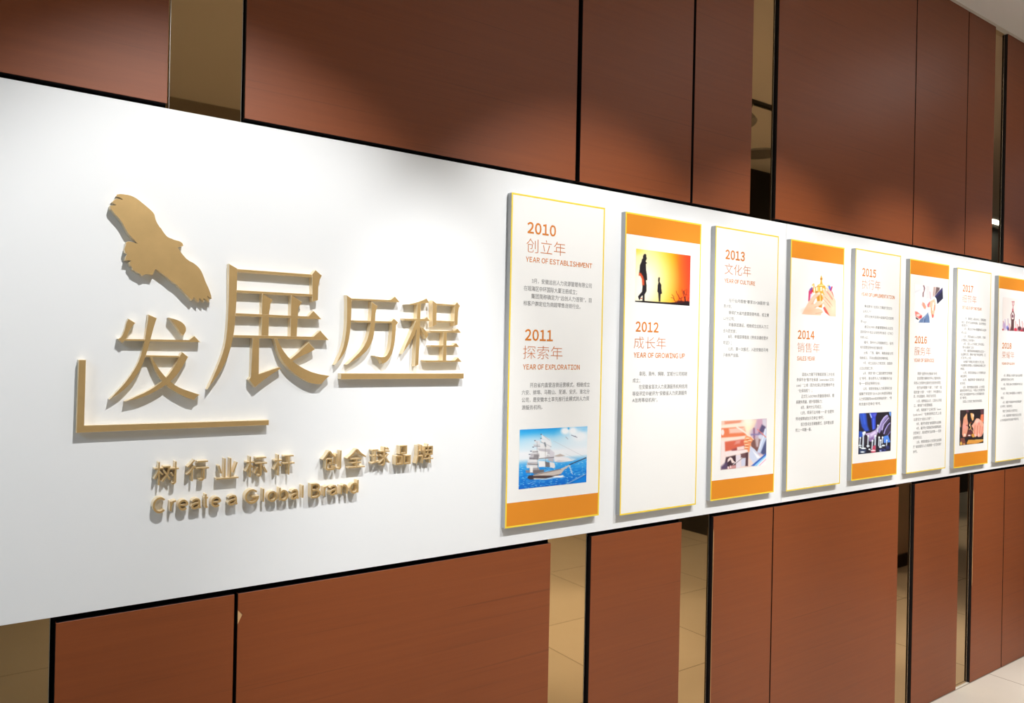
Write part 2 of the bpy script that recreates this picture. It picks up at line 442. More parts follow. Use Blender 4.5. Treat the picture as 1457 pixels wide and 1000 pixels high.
def raised_strokes(name, strokes, x0, x1, z0, z1, w, label, cat, group):
    """one character standing out of the board, its strokes given in a unit box (x right, y up; a stroke ending in None is closed)"""
    bm = bmesh.new()
    for k, st in enumerate(strokes):
        closed = st[-1] is None
        pts = [p for p in st if p is not None]
        P = np.array([(w/2 + p[0]*(x1-x0-w), w/2 + p[1]*(z1-z0-w)) for p in pts])
        L, R_ = ribbon(P, w, closed)
        y0 = -LT - 0.0001*k
        if not closed:
            prism(bm, L + R_[::-1], y0, 0.0, 0.0004)
        else:
            n = len(L)
            v = [[bm.verts.new((q[0], y, q[1])) for q in ring] for ring in (L, R_) for y in (y0, 0.0)]
            for i in range(n):
                j = (i+1) % n
                bm.faces.new((v[0][i], v[0][j], v[2][j], v[2][i])); bm.faces.new((v[0][j], v[0][i], v[1][i], v[1][j]))
                bm.faces.new((v[2][i], v[2][j], v[3][j], v[3][i])); bm.faces.new((v[1][i], v[3][i], v[3][j], v[1][j]))
    me = done(bm, name)
    o = link(name, me, [GOLD, GOLD_SIDE]); o.location = (x0, BF, z0)
    for p in me.polygons: p.material_index = 0 if p.normal.y < -0.9 else 1
    return tag(o, label, cat, group)
def down(st): return [[None if p is None else (p[0]/100.0, 1-p[1]/100.0) for p in q] for q in st]
TREE = [[(2,30),(38,30)], [(20,3),(20,98)], [(20,34),(13,52),(3,72)], [(22,42),(35,56)]]
HAN = {
 '树': TREE + [[(36,24),(62,24),(56,52),(34,84)], [(38,38),(64,78)], [(64,34),(99,34)], [(86,4),(86,90),(80,96),(70,94)], [(68,50),(76,64)]],
 '行': [[(34,3),(20,20),(4,34)], [(36,30),(20,52),(2,68)], [(24,48),(24,98)], [(46,12),(94,12)], [(40,42),(99,42)], [(76,42),(76,90),(69,96),(54,94)]],
 '业': [[(38,3),(38,94)], [(62,3),(62,94)], [(12,34),(24,72)], [(90,24),(74,72)], [(2,97),(98,97)]],
 '标': TREE + [[(46,12),(94,12)], [(42,38),(98,38)], [(70,38),(70,90),(64,96),(54,94)], [(54,54),(48,70),(40,82)], [(83,54),(98,82)]],
 '杆': TREE + [[(48,12),(94,12)], [(44,46),(99,46)], [(71,12),(71,98)]],
 '创': [[(34,3),(20,26),(2,46)], [(36,3),(48,20),(62,34)], [(20,44),(48,44),(46,66),(34,66)], [(20,44),(20,90),(26,97),(58,97),(60,80)], [(72,18),(72,72)], [(93,3),(93,90),(88,97),(76,95)]],
 '全': [[(50,3),(30,28),(2,50)], [(52,3),(72,28),(98,46)], [(24,54),(76,54)], [(26,74),(74,74)], [(50,54),(50,96)], [(8,97),(94,97)]],
 '球': [[(4,16),(38,16)], [(6,46),(36,46)], [(2,84),(40,74)], [(21,16),(21,78)], [(44,26),(98,26)], [(70,3),(70,91),(64,97),(54,94)], [(50,42),(60,56)], [(44,86),(66,64)], [(91,40),(75,56)], [(73,54),(84,72),(98,86)], [(82,6),(93,17)]],
 '品': [[(30,3),(70,3),(70,42),(30,42),None], [(5,56),(42,56),(42,97),(5,97),None], [(58,56),(95,56),(95,97),(58,97),None]],
 '牌': [[(12,6),(12,60),(3,97)], [(13,34),(42,34)], [(30,4),(30,34)], [(13,60),(36,60),(36,97)], [(68,2),(62,15)], [(50,16),(92,16),(92,54),(50,54),None], [(50,35),(92,35)], [(71,16),(68,46),(52,66)], [(44,76),(99,76)], [(80,58),(80,98)]]}
def arc(cx, cy, rx, ry, a0, a1, n=22):
    return [(cx+rx*math.cos(math.radians(a0+(a1-a0)*i/n)), cy+ry*math.sin(math.radians(a0+(a1-a0)*i/n))) for i in range(n+1)]
LAT = {
 'C': [arc(.5,.5,.5,.5,42,318)], 'G': [arc(.5,.5,.5,.5,42,340) + [(1,.46),(.52,.46)]],
 'r': [[(0,0),(0,1)], [(0,.45),(.12,.74),(.40,.96),(1,1)]],
 'e': [arc(.5,.5,.5,.5,-2,318)+[], [(0.02,.5),(.98,.5)]],
 'a': [[(.04,.74),(.16,.92),(.45,1),(.74,.95),(.86,.76),(.86,.16),(1,0)], [(.86,.60),(.40,.53),(.10,.42),(0,.24),(.08,.06),(.34,0),(.64,.07),(.86,.30)]],
 't': [[(.42,1),(.42,.16),(.56,.01),(1,.02)], [(0,.72),(1,.72)]],
 'l': [[(.5,0),(.5,1)]], 'o': [arc(.5,.5,.5,.5,0,345,23)+[None]],
 'b': [[(0,0),(0,1)], arc(.5,.37,.5,.37,0,345,23)+[None]], 'd': [[(1,0),(1,1)], arc(.5,.37,.5,.37,0,345,23)+[None]],
 'B': [[(0,0),(0,1),(.5,1)] + arc(.58,.77,.34,.23,90,-90,12)[1:] + [(.02,.54)], [(.5,.54)] + arc(.6,.27,.4,.27,90,-90,12) + [(.02,0)]],
 'n': [[(0,0),(0,1)], [(0,.58),(.14,.84),(.45,1),(.80,.93),(1,.66),(1,0)]]}
zc = Zoom(205, 640, 6.623); zd = Zoom(415, 620, 6.623)
small = [  # character, box in the magnified crop, its label
    ('树', zc, 85, 338, 97, 340, 'small raised gold character, first of the slogan line above the word Create'),
    ('行', zc, 395, 622, 80, 302, 'small raised gold character, second of the slogan line, narrow with a hooked leg'),
    ('业', zc, 670, 905, 66, 280, 'small raised gold character, third of the slogan line, on a long flat base'),
    ('标', zc, 952, 1170, 45, 262, 'small raised gold character, fourth of the slogan line'),
    ('杆', zc, 1218, 1427, 28, 245, 'small raised gold character, last before the gap in the slogan line'),
    ('创', zd, 285, 482, 130, 328, 'small raised gold character, first after the gap in the slogan line'),
    ('全', zd, 515, 710, 113, 306, 'small raised gold character shaped like a roof over three bars'),
    ('球', zd, 745, 932, 95, 290, 'small raised gold character, third after the gap in the slogan line'),
    ('品', zd, 975, 1130, 85, 275, 'small raised gold character made of three square boxes'),
    ('牌', zd, 1168, 1342, 68, 268, 'small raised gold character ending the slogan line')]
for ch, z, a0, a1, b0, b1, lab in small:
    q = at(z.px([(a0, (b0+b1)/2), (a1, (b0+b1)/2), ((a0+a1)/2, b0), ((a0+a1)/2, b1)]), LY)
    raised_strokes('raised_character', down(HAN[ch]), q[0, 0], q[1, 0], q[3, 2], q[2, 2], 0.0031, lab, 'character', 'small raised gold slogan characters')
eng = 'Create a Global Brand'
word_lab = {0: 'capital C', 1: 'r after the capital C', 2: 'first e in the word Create', 3: 'a in the word Create', 4: 't in the word Create',
    5: 'last e in the word Create', 7: 'lone a between Create and Global', 9: 'capital G', 10: 'first l in the word Global', 11: 'o in the word Global',
    12: 'b in the word Global', 13: 'a in the word Global', 14: 'last l in the word Global', 16: 'capital B', 17: 'r in the word Brand',
    18: 'a in the word Brand', 19: 'n in the word Brand', 20: 'd ending the word Brand'}
word_box = {0: (zc,80,217,445,598), 1: (zc,243,312,474,585), 2: (zc,320,420,468,572), 3: (zc,443,543,455,560), 4: (zc,558,612,408,550), 5: (zc,632,728,440,542),
    7: (zc,790,887,424,524), 9: (zc,950,1085,370,510), 10: (zc,1113,1138,358,497), 11: (zc,1163,1257,388,490), 12: (zc,1273,1362,345,482), 13: (zd,-8,72,500,602),
    14: (zd,92,120,458,592), 16: (zd,180,275,448,586), 17: (zd,300,350,470,574), 18: (zd,358,437,462,562), 19: (zd,460,530,455,556), 20: (zd,550,632,410,545)}
for i, ch in enumerate(eng):
    if ch == ' ': continue
    z, a0, a1, b0, b1 = word_box[i]
    q = at(z.px([(a0, (b0+b1)/2), (a1, (b0+b1)/2), ((a0+a1)/2, b0), ((a0+a1)/2, b1)]), LY)
    raised_strokes('raised_letter', LAT[ch], q[0, 0], q[1, 0], q[3, 2], q[2, 2], 0.0037, 'small raised gold letter, ' + word_lab[i], 'letter', 'raised gold letters of the English slogan')

# ------------------------------------------------------------------ banners
BT = 0.0175
FY = BF - BT                      # face of a banner
class Print:
    """flat printed shapes collected into one mesh"""
    def __init__(s): s.v, s.f = [], []
    def add(s, verts, faces):
        n = sum(len(a) for a in s.v); s.v.append(np.asarray(verts, float)); s.f += [[i+n for i in f] for f in faces]
    def build(s, name, m, parent, org):
        me = bpy.data.meshes.new(name)
        me.from_pydata((np.concatenate(s.v) - np.asarray(org)).tolist(), [], s.f); me.update()
        return link(name, me, m, parent)
_wide = {}
def wide_line(body, offset, gap):
    """a line set letter by letter from the full-width sans letters, closed up to an even gap"""
    V, Fc, x, n = [], [], 0.0, 0
    for ch in body:
        if ch == ' ':
            x += 0.26; continue
        if (ch, offset) not in _wide:
            me = glyphs(chr(ord(ch)+0xFEE0), 0.0, 0.0, offset, 3)
            _wide[(ch, offset)] = (arr(me), [list(p.vertices) for p in me.polygons]); bpy.data.meshes.remove(me)
        a, f = _wide[(ch, offset)]
        a = a.copy(); w = a[:, 0].max()-a[:, 0].min(); pad = max(0.0, 0.50-w)/2 if ch.isdigit() else 0.0
        a[:, 0] += x + pad - a[:, 0].min(); x += w + 2*pad + gap
        V.append(a); Fc += [[i+n for i in q] for q in f]; n += len(a)
    return np.concatenate(V), Fc
_ref = {}
def ref(ch):
    if ch not in _ref:
        a = arr(glyphs(ch)); _ref[ch] = (a[:, 1].min(), a[:, 1].max())
    return _ref[ch]
def text(pr, body, z, left, right, bottom, top, offset=0.0, refch='国', bold=0.0, yo=0.0004):
    q = at(z.px([(left, bottom), (left, top), (right, bottom)]), FY)
    if refch in 'H2':
        a, fs = wide_line(body, offset, 0.10)
        r0, r1 = ref(chr(ord(refch)+0xFEE0))
    else:
        me = glyphs(body, 0.0, 0.0, offset, 2)
        a = arr(me); fs = [list(p.vertices) for p in me.polygons]
        bpy.data.meshes.remove(me)
        r0, r1 = ref(refch)
    sz = (q[1, 2]-q[0, 2])/(r1-r0); sx = (q[2, 0]-q[0, 0])/(a[:, 0].max()-a[:, 0].min())
    v = np.empty_like(a)
    v[:, 0] = q[0, 0] + (a[:, 0]-a[:, 0].min())*sx
    v[:, 1] = FY - yo
    v[:, 2] = q[0, 2] + (a[:, 1]-r0)*sz
    pr.add(v, fs)
    if bold:
        v = v.copy(); v[:, 0] += bold*sx; v[:, 1] -= 0.00006
        pr.add(v, fs)

# --- printed pictures: colours laid down shape by shape on a fine grid of the print
class Paint:
    def __init__(s, zoom, quad, n=(110, 96)):
        s.z = zoom
        q = at(zoom.px(quad) if zoom else np.array(quad), FY)
        s.x0, s.x1 = (q[0, 0]+q[2, 0])/2, (q[1, 0]+q[3, 0])/2
        s.z1, s.z0 = (q[0, 2]+q[1, 2])/2, (q[2, 2]+q[3, 2])/2
        s.n = n
        u, v = np.meshgrid(np.linspace(0, 1, n[0]), np.linspace(0, 1, n[1]))
        s.u, s.v = u, v
        s.P = np.stack([s.x0 + (s.x1-s.x0)*u, np.full_like(u, FY-0.0004), s.z1 + (s.z0-s.z1)*v], -1)
    def use(s, zoom):
        s.z = zoom
        p = pic(s.P.reshape(-1, 3)).reshape(*s.P.shape[:2], 2)
        s.gx = (p[..., 0]-zoom.x)*zoom.k; s.gy = (p[..., 1]-zoom.y)*zoom.k
        s.c = np.ones((*s.gx.shape, 3))*255.0
        return s
    def mix(s, a, col):
        a = np.clip(a, 0, 1)[..., None]
        s.c = s.c*(1-a) + np.asarray(col, float)*a
    def fill(s, col): s.c[:] = col
    def grad(s, pts, along):
        """colour stops along 'u' or 'v'"""
        t = s.u if along == 'u' else s.v
        ps = [p for p, _ in pts]
        for k in range(3): s.c[..., k] = np.interp(t, ps, [c[k] for _, c in pts])
    def _dist(s, pts, closed=True):
        P = np.asarray(pts, float); d = np.full(s.gx.shape, 1e9); ins = np.zeros(s.gx.shape, bool)
        n = len(P)
        for i in range(n if closed else n-1):
            a, b = P[i], P[(i+1) % n]
            ab = b-a; L = ab @ ab + 1e-9
            t = np.clip(((s.gx-a[0])*ab[0] + (s.gy-a[1])*ab[1])/L, 0, 1)
            d = np.minimum(d, np.hypot(s.gx-a[0]-t*ab[0], s.gy-a[1]-t*ab[1]))
            if closed:
                c = (a[1] > s.gy) != (b[1] > s.gy)
                with np.errstate(divide='ignore', invalid='ignore'):
                    xi = a[0] + (s.gy-a[1])*ab[0]/(ab[1] if ab[1] else 1e-9)
                ins ^= c & (s.gx < xi)
        return np.where(ins, -d, d) if closed else d
    def poly(s, pts, col, soft=8.0, alpha=1.0): s.mix(alpha*(0.5 - s._dist(pts)/soft), col)
    def line(s, pts, w, col, soft=7.0, alpha=1.0): s.mix(alpha*(0.5 - (s._dist(pts, False)-w/2)/soft), col)
    def oval(s, x, y, rx, ry, col, soft=0.25, alpha=1.0):
        r = np.hypot((s.gx-x)/rx, (s.gy-y)/ry)
        s.mix(alpha*((1-r)/soft + 0.5), col)
    def waves(s, fx, fy, col, thr, alpha, y0, y1):
        w = np.sin(s.gx*fx + 2.3*np.sin(s.gy*fy*0.37) + s.gy*0.05) * np.sin(s.gy*fy + 1.7*np.sin(s.gx*fx*0.6))
        m = np.clip((w-thr)*3, 0, 1) * ((s.gy > y0) & (s.gy < y1))
        s.mix(alpha*m, col)
    def build(s, parent, org):
        ny, nx = s.gx.shape
        me = bpy.data.meshes.new('picture')
        idx = np.arange(ny*nx).reshape(ny, nx)
        faces = np.stack([idx[:-1, :-1], idx[1:, :-1], idx[1:, 1:], idx[:-1, 1:]], -1).reshape(-1, 4)
        me.from_pydata((s.P.reshape(-1, 3)-np.asarray(org)).tolist(), [], faces.tolist())
        at_ = me.color_attributes.new('print', 'FLOAT_COLOR', 'POINT')
        c = s.c.reshape(-1, 3)/255.0
        l = np.where(c <= 0.04045, c/12.92, ((c+0.055)/1.055)**2.4)
        at_.data.foreach_set('color', np.concatenate([l, np.ones((len(l), 1))], 1).astype(np.float32).ravel())
        me.update()
        return link('picture', me, PRINT, parent)
def print_mat():
    m, nt, b = mat('printed_picture')
    a = nt.nodes.new('ShaderNodeAttribute'); a.attribute_name = 'print'
    nt.links.new(a.outputs['Color'], b.inputs['Base Color'])
    b.inputs['Roughness'].default_value = 0.45; b.inputs['Specular IOR Level'].default_value = 0.3
    return m
PRINT = print_mat()

def paint_ship():
    p = Paint(Zoom(700, 580, 4.547), [(180,142),(617,120),(171,527),(610,482)], (150, 120)).use(Zoom(735, 600, 10))
    p.grad([(0, (40,160,235)), (0.05, (60,178,243)), (0.18, (150,215,248)), (0.30, (205,234,250)), (0.40, (240,244,250)), (0.50, (236,242,248)), (0.54, (170,215,242)), (0.60, (80,175,238)), (0.70, (30,148,232)), (0.85, (16,126,220)), (1, (10,104,205))], 'v')
    p.oval(900, 210, 260, 170, (240,246,252), 0.9, 0.75); p.oval(690, 130, 60, 50, (245,250,255), 0.6, 0.9); p.oval(800, 130, 60, 60, (245,250,255), 0.6, 0.8)
    p.oval(960, 110, 60, 30, (150,210,245), 0.8, 0.6); p.oval(740, 95, 14, 16, (60,180,240), 0.6, 0.8)
    p.oval(330, 300, 300, 90, (235,243,250), 1.2, 0.5)
    p.waves(0.035, 0.16, (110,195,240), 0.35, 0.6, 570, 960); p.waves(0.022, 0.21, (8,100,200), 0.4, 0.5, 640, 960); p.waves(0.05, 0.10, (190,230,250), 0.66, 0.7, 560, 960)
    p.poly([(700,890),(1000,735),(1000,870)], (14,130,225), 10); p.line([(700,890),(985,742)], 9, (150,180,210), 6); p.poly([(720,890),(830,850),(985,760),(990,745),(800,870)], (20,70,150), 10, 0.7)
    # sails
    gr, dg, wh, cr = (206,204,208), (120,116,122), (245,245,247), (225,220,220)
    p.poly([(355,180),(480,250),(505,330),(360,240)], (236,240,246), 14, 0.9); p.line([(380,195),(470,262)], 8, (150,170,195), 8, 0.7)
    p.poly([(350,240),(480,300),(500,360),(350,290)], (240,242,247), 12); p.line([(345,285),(490,355)], 9, (140,146,158), 8, 0.8)
    p.poly([(300,300),(400,310),(480,350),(480,400),(300,400)], (238,238,242), 14); p.poly([(300,380),(480,390),(480,470),(330,425)], (200,198,206), 14)
    p.line([(400,300),(412,345)], 22, (120,130,140), 12, 0.8)
    p.poly([(310,410),(440,430),(430,480),(410,525),(315,520)], wh, 10); p.poly([(435,470),(530,500),(530,520),(410,525)], gr, 8)
    p.poly([(480,390),(540,440),(530,520),(470,510)], (214,212,222), 14)
    p.poly([(530,490),(620,455),(690,485),(600,500)], (188,176,170), 12); p.poly([(530,505),(640,495),(740,510),(805,555),(640,575),(540,570)], (240,238,242), 10); p.poly([(540,570),(600,545),(720,558),(600,575)], (215,212,220), 10)
    p.poly([(700,500),(860,530),(800,555),(740,512)], (225,236,246), 14, 0.7)
    p.line([(320,525),(530,505)], 9, (82,74,86), 6)
    p.poly([(450,525),(530,515),(525,575),(450,550)], (190,186,196), 10)
    p.poly([(310,555),(405,560),(415,600),(410,640),(315,645)], wh, 8); p.poly([(405,565),(470,580),(475,645),(412,642)], dg, 8); p.poly([(470,570),(540,585),(550,640),(530,662),(475,645)], (235,230,230), 9)
    for y, l, r, c in ((290,255,330,(225,230,238)), (340,240,330,(214,218,226)), (430,215,310,(228,228,232)), (475,195,320,(196,192,198)), (520,180,310,(170,166,174)), (560,155,300,(232,232,236)), (600,145,300,(196,192,196)), (640,140,300,(226,224,226)), (680,180,320,(170,164,168)), (710,130,340,(140,134,140))):
        p.poly([(l,y-22),(r,y-26),(r+6,y+20),(l+4,y+16)], c, 12)
    p.line([(185,525),(300,530)], 8, (88,80,88), 6); p.line([(165,600),(305,610)], 9, (90,84,92), 7); p.line([(250,345),(330,350)], 6, (120,130,150), 6); p.line([(230,430),(300,425)], 8, (110,106,112), 6)
    p.poly([(190,630),(235,635),(230,720),(190,720)], (238,238,240), 8); p.poly([(250,465),(320,470),(315,520),(240,515)], (150,146,150), 10)
    p.poly([(235,690),(390,680),(390,720),(240,745)], (120,112,114), 10)
    p.line([(290,280),(300,720)], 5, (110,104,108), 5, 0.6); p.line([(410,330),(412,690)], 5, (120,112,110), 5, 0.6)
    for x, y in ((350,180),(348,236),(262,268),(236,360),(205,418),(185,465)): p.oval(x, y, 12, 7, (90,100,130), 0.6)
    # hull
    p.poly([(155,790),(300,735),(520,690),(640,665),(730,630),(760,612),(745,635),(680,680),(630,745),(560,775),(400,805),(200,820)], (206,196,190), 8)
    p.poly([(155,795),(180,770),(330,765),(520,765),(630,742),(560,778),(400,808),(200,820)], (84,66,66), 12); p.poly([(150,800),(175,765),(235,760),(230,815),(190,820)], (64,58,68), 8)
    p.line([(250,755),(450,715),(640,672)], 8, (120,102,96), 7); p.line([(640,670),(755,618)], 13, (205,198,196), 6)
    p.line([(750,612),(988,512)], 13, (52,44,70), 5); p.line([(752,630),(772,690),(795,745)], 8, (220,226,236), 6); p.line([(752,615),(800,720)], 4, (200,220,236), 5)
    p.line([(250,810),(420,815),(520,795),(660,765)], 14, (240,246,250), 12, 0.9); p.oval(600, 780, 80, 14, (245,248,252), 0.6)
    p.line([(520,270),(985,508)], 3, (176,176,186), 4, 0.8); p.line([(700,455),(860,530)], 3, (190,190,200), 4, 0.7)
    p.line([(780,190),(820,205),(860,222)], 8, (96,100,130), 6); p.line([(820,208),(840,205)], 8, (96,100,130), 6); p.line([(700,215),(730,245)], 7, (150,160,180), 6)
    return p
def paint_sunset():
    p = Paint(Zoom(700, 250, 4.547), [(932,473),(1285,515),(926,817),(1278,840)], (130, 110)).use(Zoom(900, 348, 11.11))
    p.grad([(0, (250,226,110)), (0.15, (253,232,130)), (0.35, (250,214,80)), (0.5, (246,192,30)), (0.65, (242,158,12)), (0.8, (236,110,28)), (1, (226,66,38))], 'u')
    p.oval(190, 560, 330, 420, (255,253,228), 1.5, 1.0); p.oval(120, 740, 170, 240, (255,252,236), 1.0, 0.7); p.oval(900, 200, 120, 300, (222,60,40), 1.4, 0.5)
    p.oval(60, 90, 120, 60, (246,222,70), 1.2, 0.6)
    k = (38,34,40)
    p.poly([(30,885),(200,890),(420,905),(600,915),(760,905),(920,915),(920,980),(30,940)], (32,26,30), 8)
    p.poly([(165,180),(180,152),(200,143),(218,158),(218,190),(226,218),(215,250),(205,262),(228,290),(212,310),(215,400),(228,480),(232,560),(212,565),(222,640),(222,735),(190,790),(190,890),(155,890),(160,800),(130,830),(120,865),(105,875),(85,820),(150,740),(158,640),(150,540),(125,490),(103,485),(110,400),(118,320),(142,270),(150,230),(165,215)], k, 7)
    p.poly([(105,440),(135,450),(165,500),(185,560),(185,640),(155,640),(148,540),(125,492),(100,488)], (240,90,50), 26, 0.95)
    p.oval(140, 850, 16, 8, (200,80,50), 0.8)
    p.poly([(404,560),(408,525),(420,510),(434,525),(432,565),(430,590),(455,635),(455,690),(466,770),(445,785),(440,900),(415,900),(405,760),(392,740),(398,640),(410,600)], k, 7)
    for q in ([(835,925),(825,850),(800,780),(780,710)], [(825,860),(860,740),(855,705)], [(815,800),(815,740),(835,715)], [(700,920),(740,860),(800,830)], [(780,920),(760,860),(700,770),(690,735)], [(690,920),(640,840),(610,840)], [(660,880),(650,820),(620,790)], [(740,860),(720,790)], [(860,920),(880,860),(895,830)], [(770,900),(775,830)], [(820,780),(870,800)]):
        p.line(q, 9, (120,28,24), 9, 0.75)
    p.line([(838,930),(826,830)], 18, (44,24,26), 8); p.line([(815,770),(808,735)], 14, (60,26,28), 8)
    p.oval(760, 905, 70, 22, (70,26,26), 0.7, 0.8); p.oval(860, 912, 50, 20, (44,24,28), 0.7, 0.9)
    return p
def paint_office():
    p = Paint(Zoom(1000, 560, 6.623), [(175,258),(600,232),(165,718),(597,675)], (100, 110)).use(Zoom(1020, 590, 12.2))
    p.fill((238,214,204))
    p.poly([(70,100),(560,80),(520,180),(70,215)], (240,200,182), 40); p.poly([(130,110),(440,90),(400,160),(130,180)], (226,146,118), 30, 0.8); p.poly([(70,180),(480,130),(500,210),(70,235)], (248,226,210), 30)
    p.poly([(70,235),(480,205),(520,360),(300,395),(70,410)], (230,128,88), 24); p.poly([(210,240),(480,215),(480,310),(220,325)], (240,196,180), 30, 0.9); p.oval(100, 305, 28, 52, (246,226,220), 0.5)
    p.poly([(70,400),(500,370),(500,420),(70,470)], (246,222,208), 26)
    p.poly([(130,470),(350,440),(500,420),(480,540),(320,600),(140,640)], (214,104,82), 30); p.poly([(330,450),(420,430),(400,500),(300,520)], (226,150,140), 26, 0.8); p.poly([(250,600),(480,530),(480,620),(260,650)], (150,70,74), 26, 0.8)
    p.poly([(70,440),(135,460),(140,720),(200,760),(120,920),(65,900)], (240,224,222), 26)
    p.poly([(140,640),(520,600),(520,650),(180,720),(140,700)], (240,226,226), 20); p.poly([(350,560),(470,540),(480,600),(350,620)], (242,214,210), 20)
    p.poly([(560,80),(860,60),(860,700),(700,700),(560,400)], (198,178,198), 40); p.poly([(580,90),(700,80),(640,240),(560,260)], (246,216,194), 40); p.poly([(700,80),(800,70),(780,260),(690,330)], (206,164,186), 40)
    p.poly([(780,170),(850,200),(820,300),(720,330),(740,260)], (92,84,120), 30); p.poly([(790,80),(860,70),(860,220),(800,170)], (214,206,220), 24)
    p.oval(540, 180, 60, 150, (255,238,206), 1.0, 0.95); p.oval(540, 110, 90, 80, (255,240,224), 1.0, 0.9)
    p.line([(645,240),(650,420)], 30, (130,84,116), 24, 0.8); p.poly([(590,330),(860,320),(850,350),(590,360)], (130,120,170), 18, 0.7)
    p.poly([(590,440),(760,390),(740,560),(700,640),(640,620),(590,540)], (126,88,84), 26); p.poly([(660,400),(740,380),(720,560),(680,560)], (196,176,180), 24, 0.8); p.oval(760, 385, 40, 40, (214,214,232), 0.6)
    p.poly([(860,220),(830,260),(800,380),(750,460),(730,560),(700,650),(860,690)], (196,210,236), 14); p.poly([(830,480),(860,420),(860,680),(800,690),(760,660)], (78,86,128), 26); p.line([(840,250),(810,380),(740,580)], 18, (226,234,248), 14)
    p.line([(705,255),(800,340),(850,390)], 14, (226,130,116), 10)
    p.poly([(500,360),(600,380),(630,430),(590,500),(600,560),(580,660),(540,640),(530,600),(480,600),(490,540),(465,490),(480,420)], (238,156,110), 16)
    for x, y in ((530,410),(500,470),(520,520),(510,570),(570,450)): p.oval(x, y, 34, 13, (250,206,168), 0.7); p.oval(x+6, y+20, 34, 9, (206,92,50), 0.7, 0.8)
    p.line([(350,215),(480,300),(570,370)], 26, (250,228,216), 16); p.line([(550,335),(640,430)], 12, (250,220,190), 10)
    p.poly([(580,540),(660,600),(760,740),(640,850),(560,740),(560,680)], (206,214,236), 18); p.poly([(620,620),(760,740),(700,760)], (240,242,250), 18)
    p.poly([(590,890),(860,660),(860,880)], (56,104,196), 8); p.poly([(640,890),(860,695),(860,890)], (150,206,246), 8); p.poly([(690,890),(860,722),(860,890)], (236,244,252), 8); p.poly([(718,885),(860,752),(860,775),(745,885)], (244,190,204), 8); p.poly([(760,900),(870,770),(870,900)], (246,246,244), 8)
    p.poly([(160,740),(330,700),(340,880),(320,930),(120,940)], (70,48,58), 24); p.poly([(410,680),(545,650),(540,760),(410,750)], (110,80,84), 16); p.poly([(500,660),(545,650),(540,890),(490,890)], (90,60,66), 14); p.poly([(330,700),(415,690),(410,920),(330,930)], (226,216,226), 16); p.poly([(420,760),(500,745),(495,880),(420,900)], (206,208,228), 16)
    p.poly([(190,770),(230,735),(265,750),(290,800),(330,830),(260,840),(240,780),(180,830)], (240,220,216), 10); p.poly([(65,900),(180,800),(190,940),(70,960)], (96,78,110), 30, 0.8); p.poly([(180,910),(260,880),(330,870),(330,930),(180,945)], (206,150,150), 14)
    p.line([(285,862),(435,745)], 12, (226,220,224), 8); p.line([(290,875),(440,752)], 6, (80,50,56), 6); p.line([(200,930),(195,905)], 20, (240,226,226), 10); p.line([(240,915),(235,890)], 18, (240,226,226), 10)
    return p
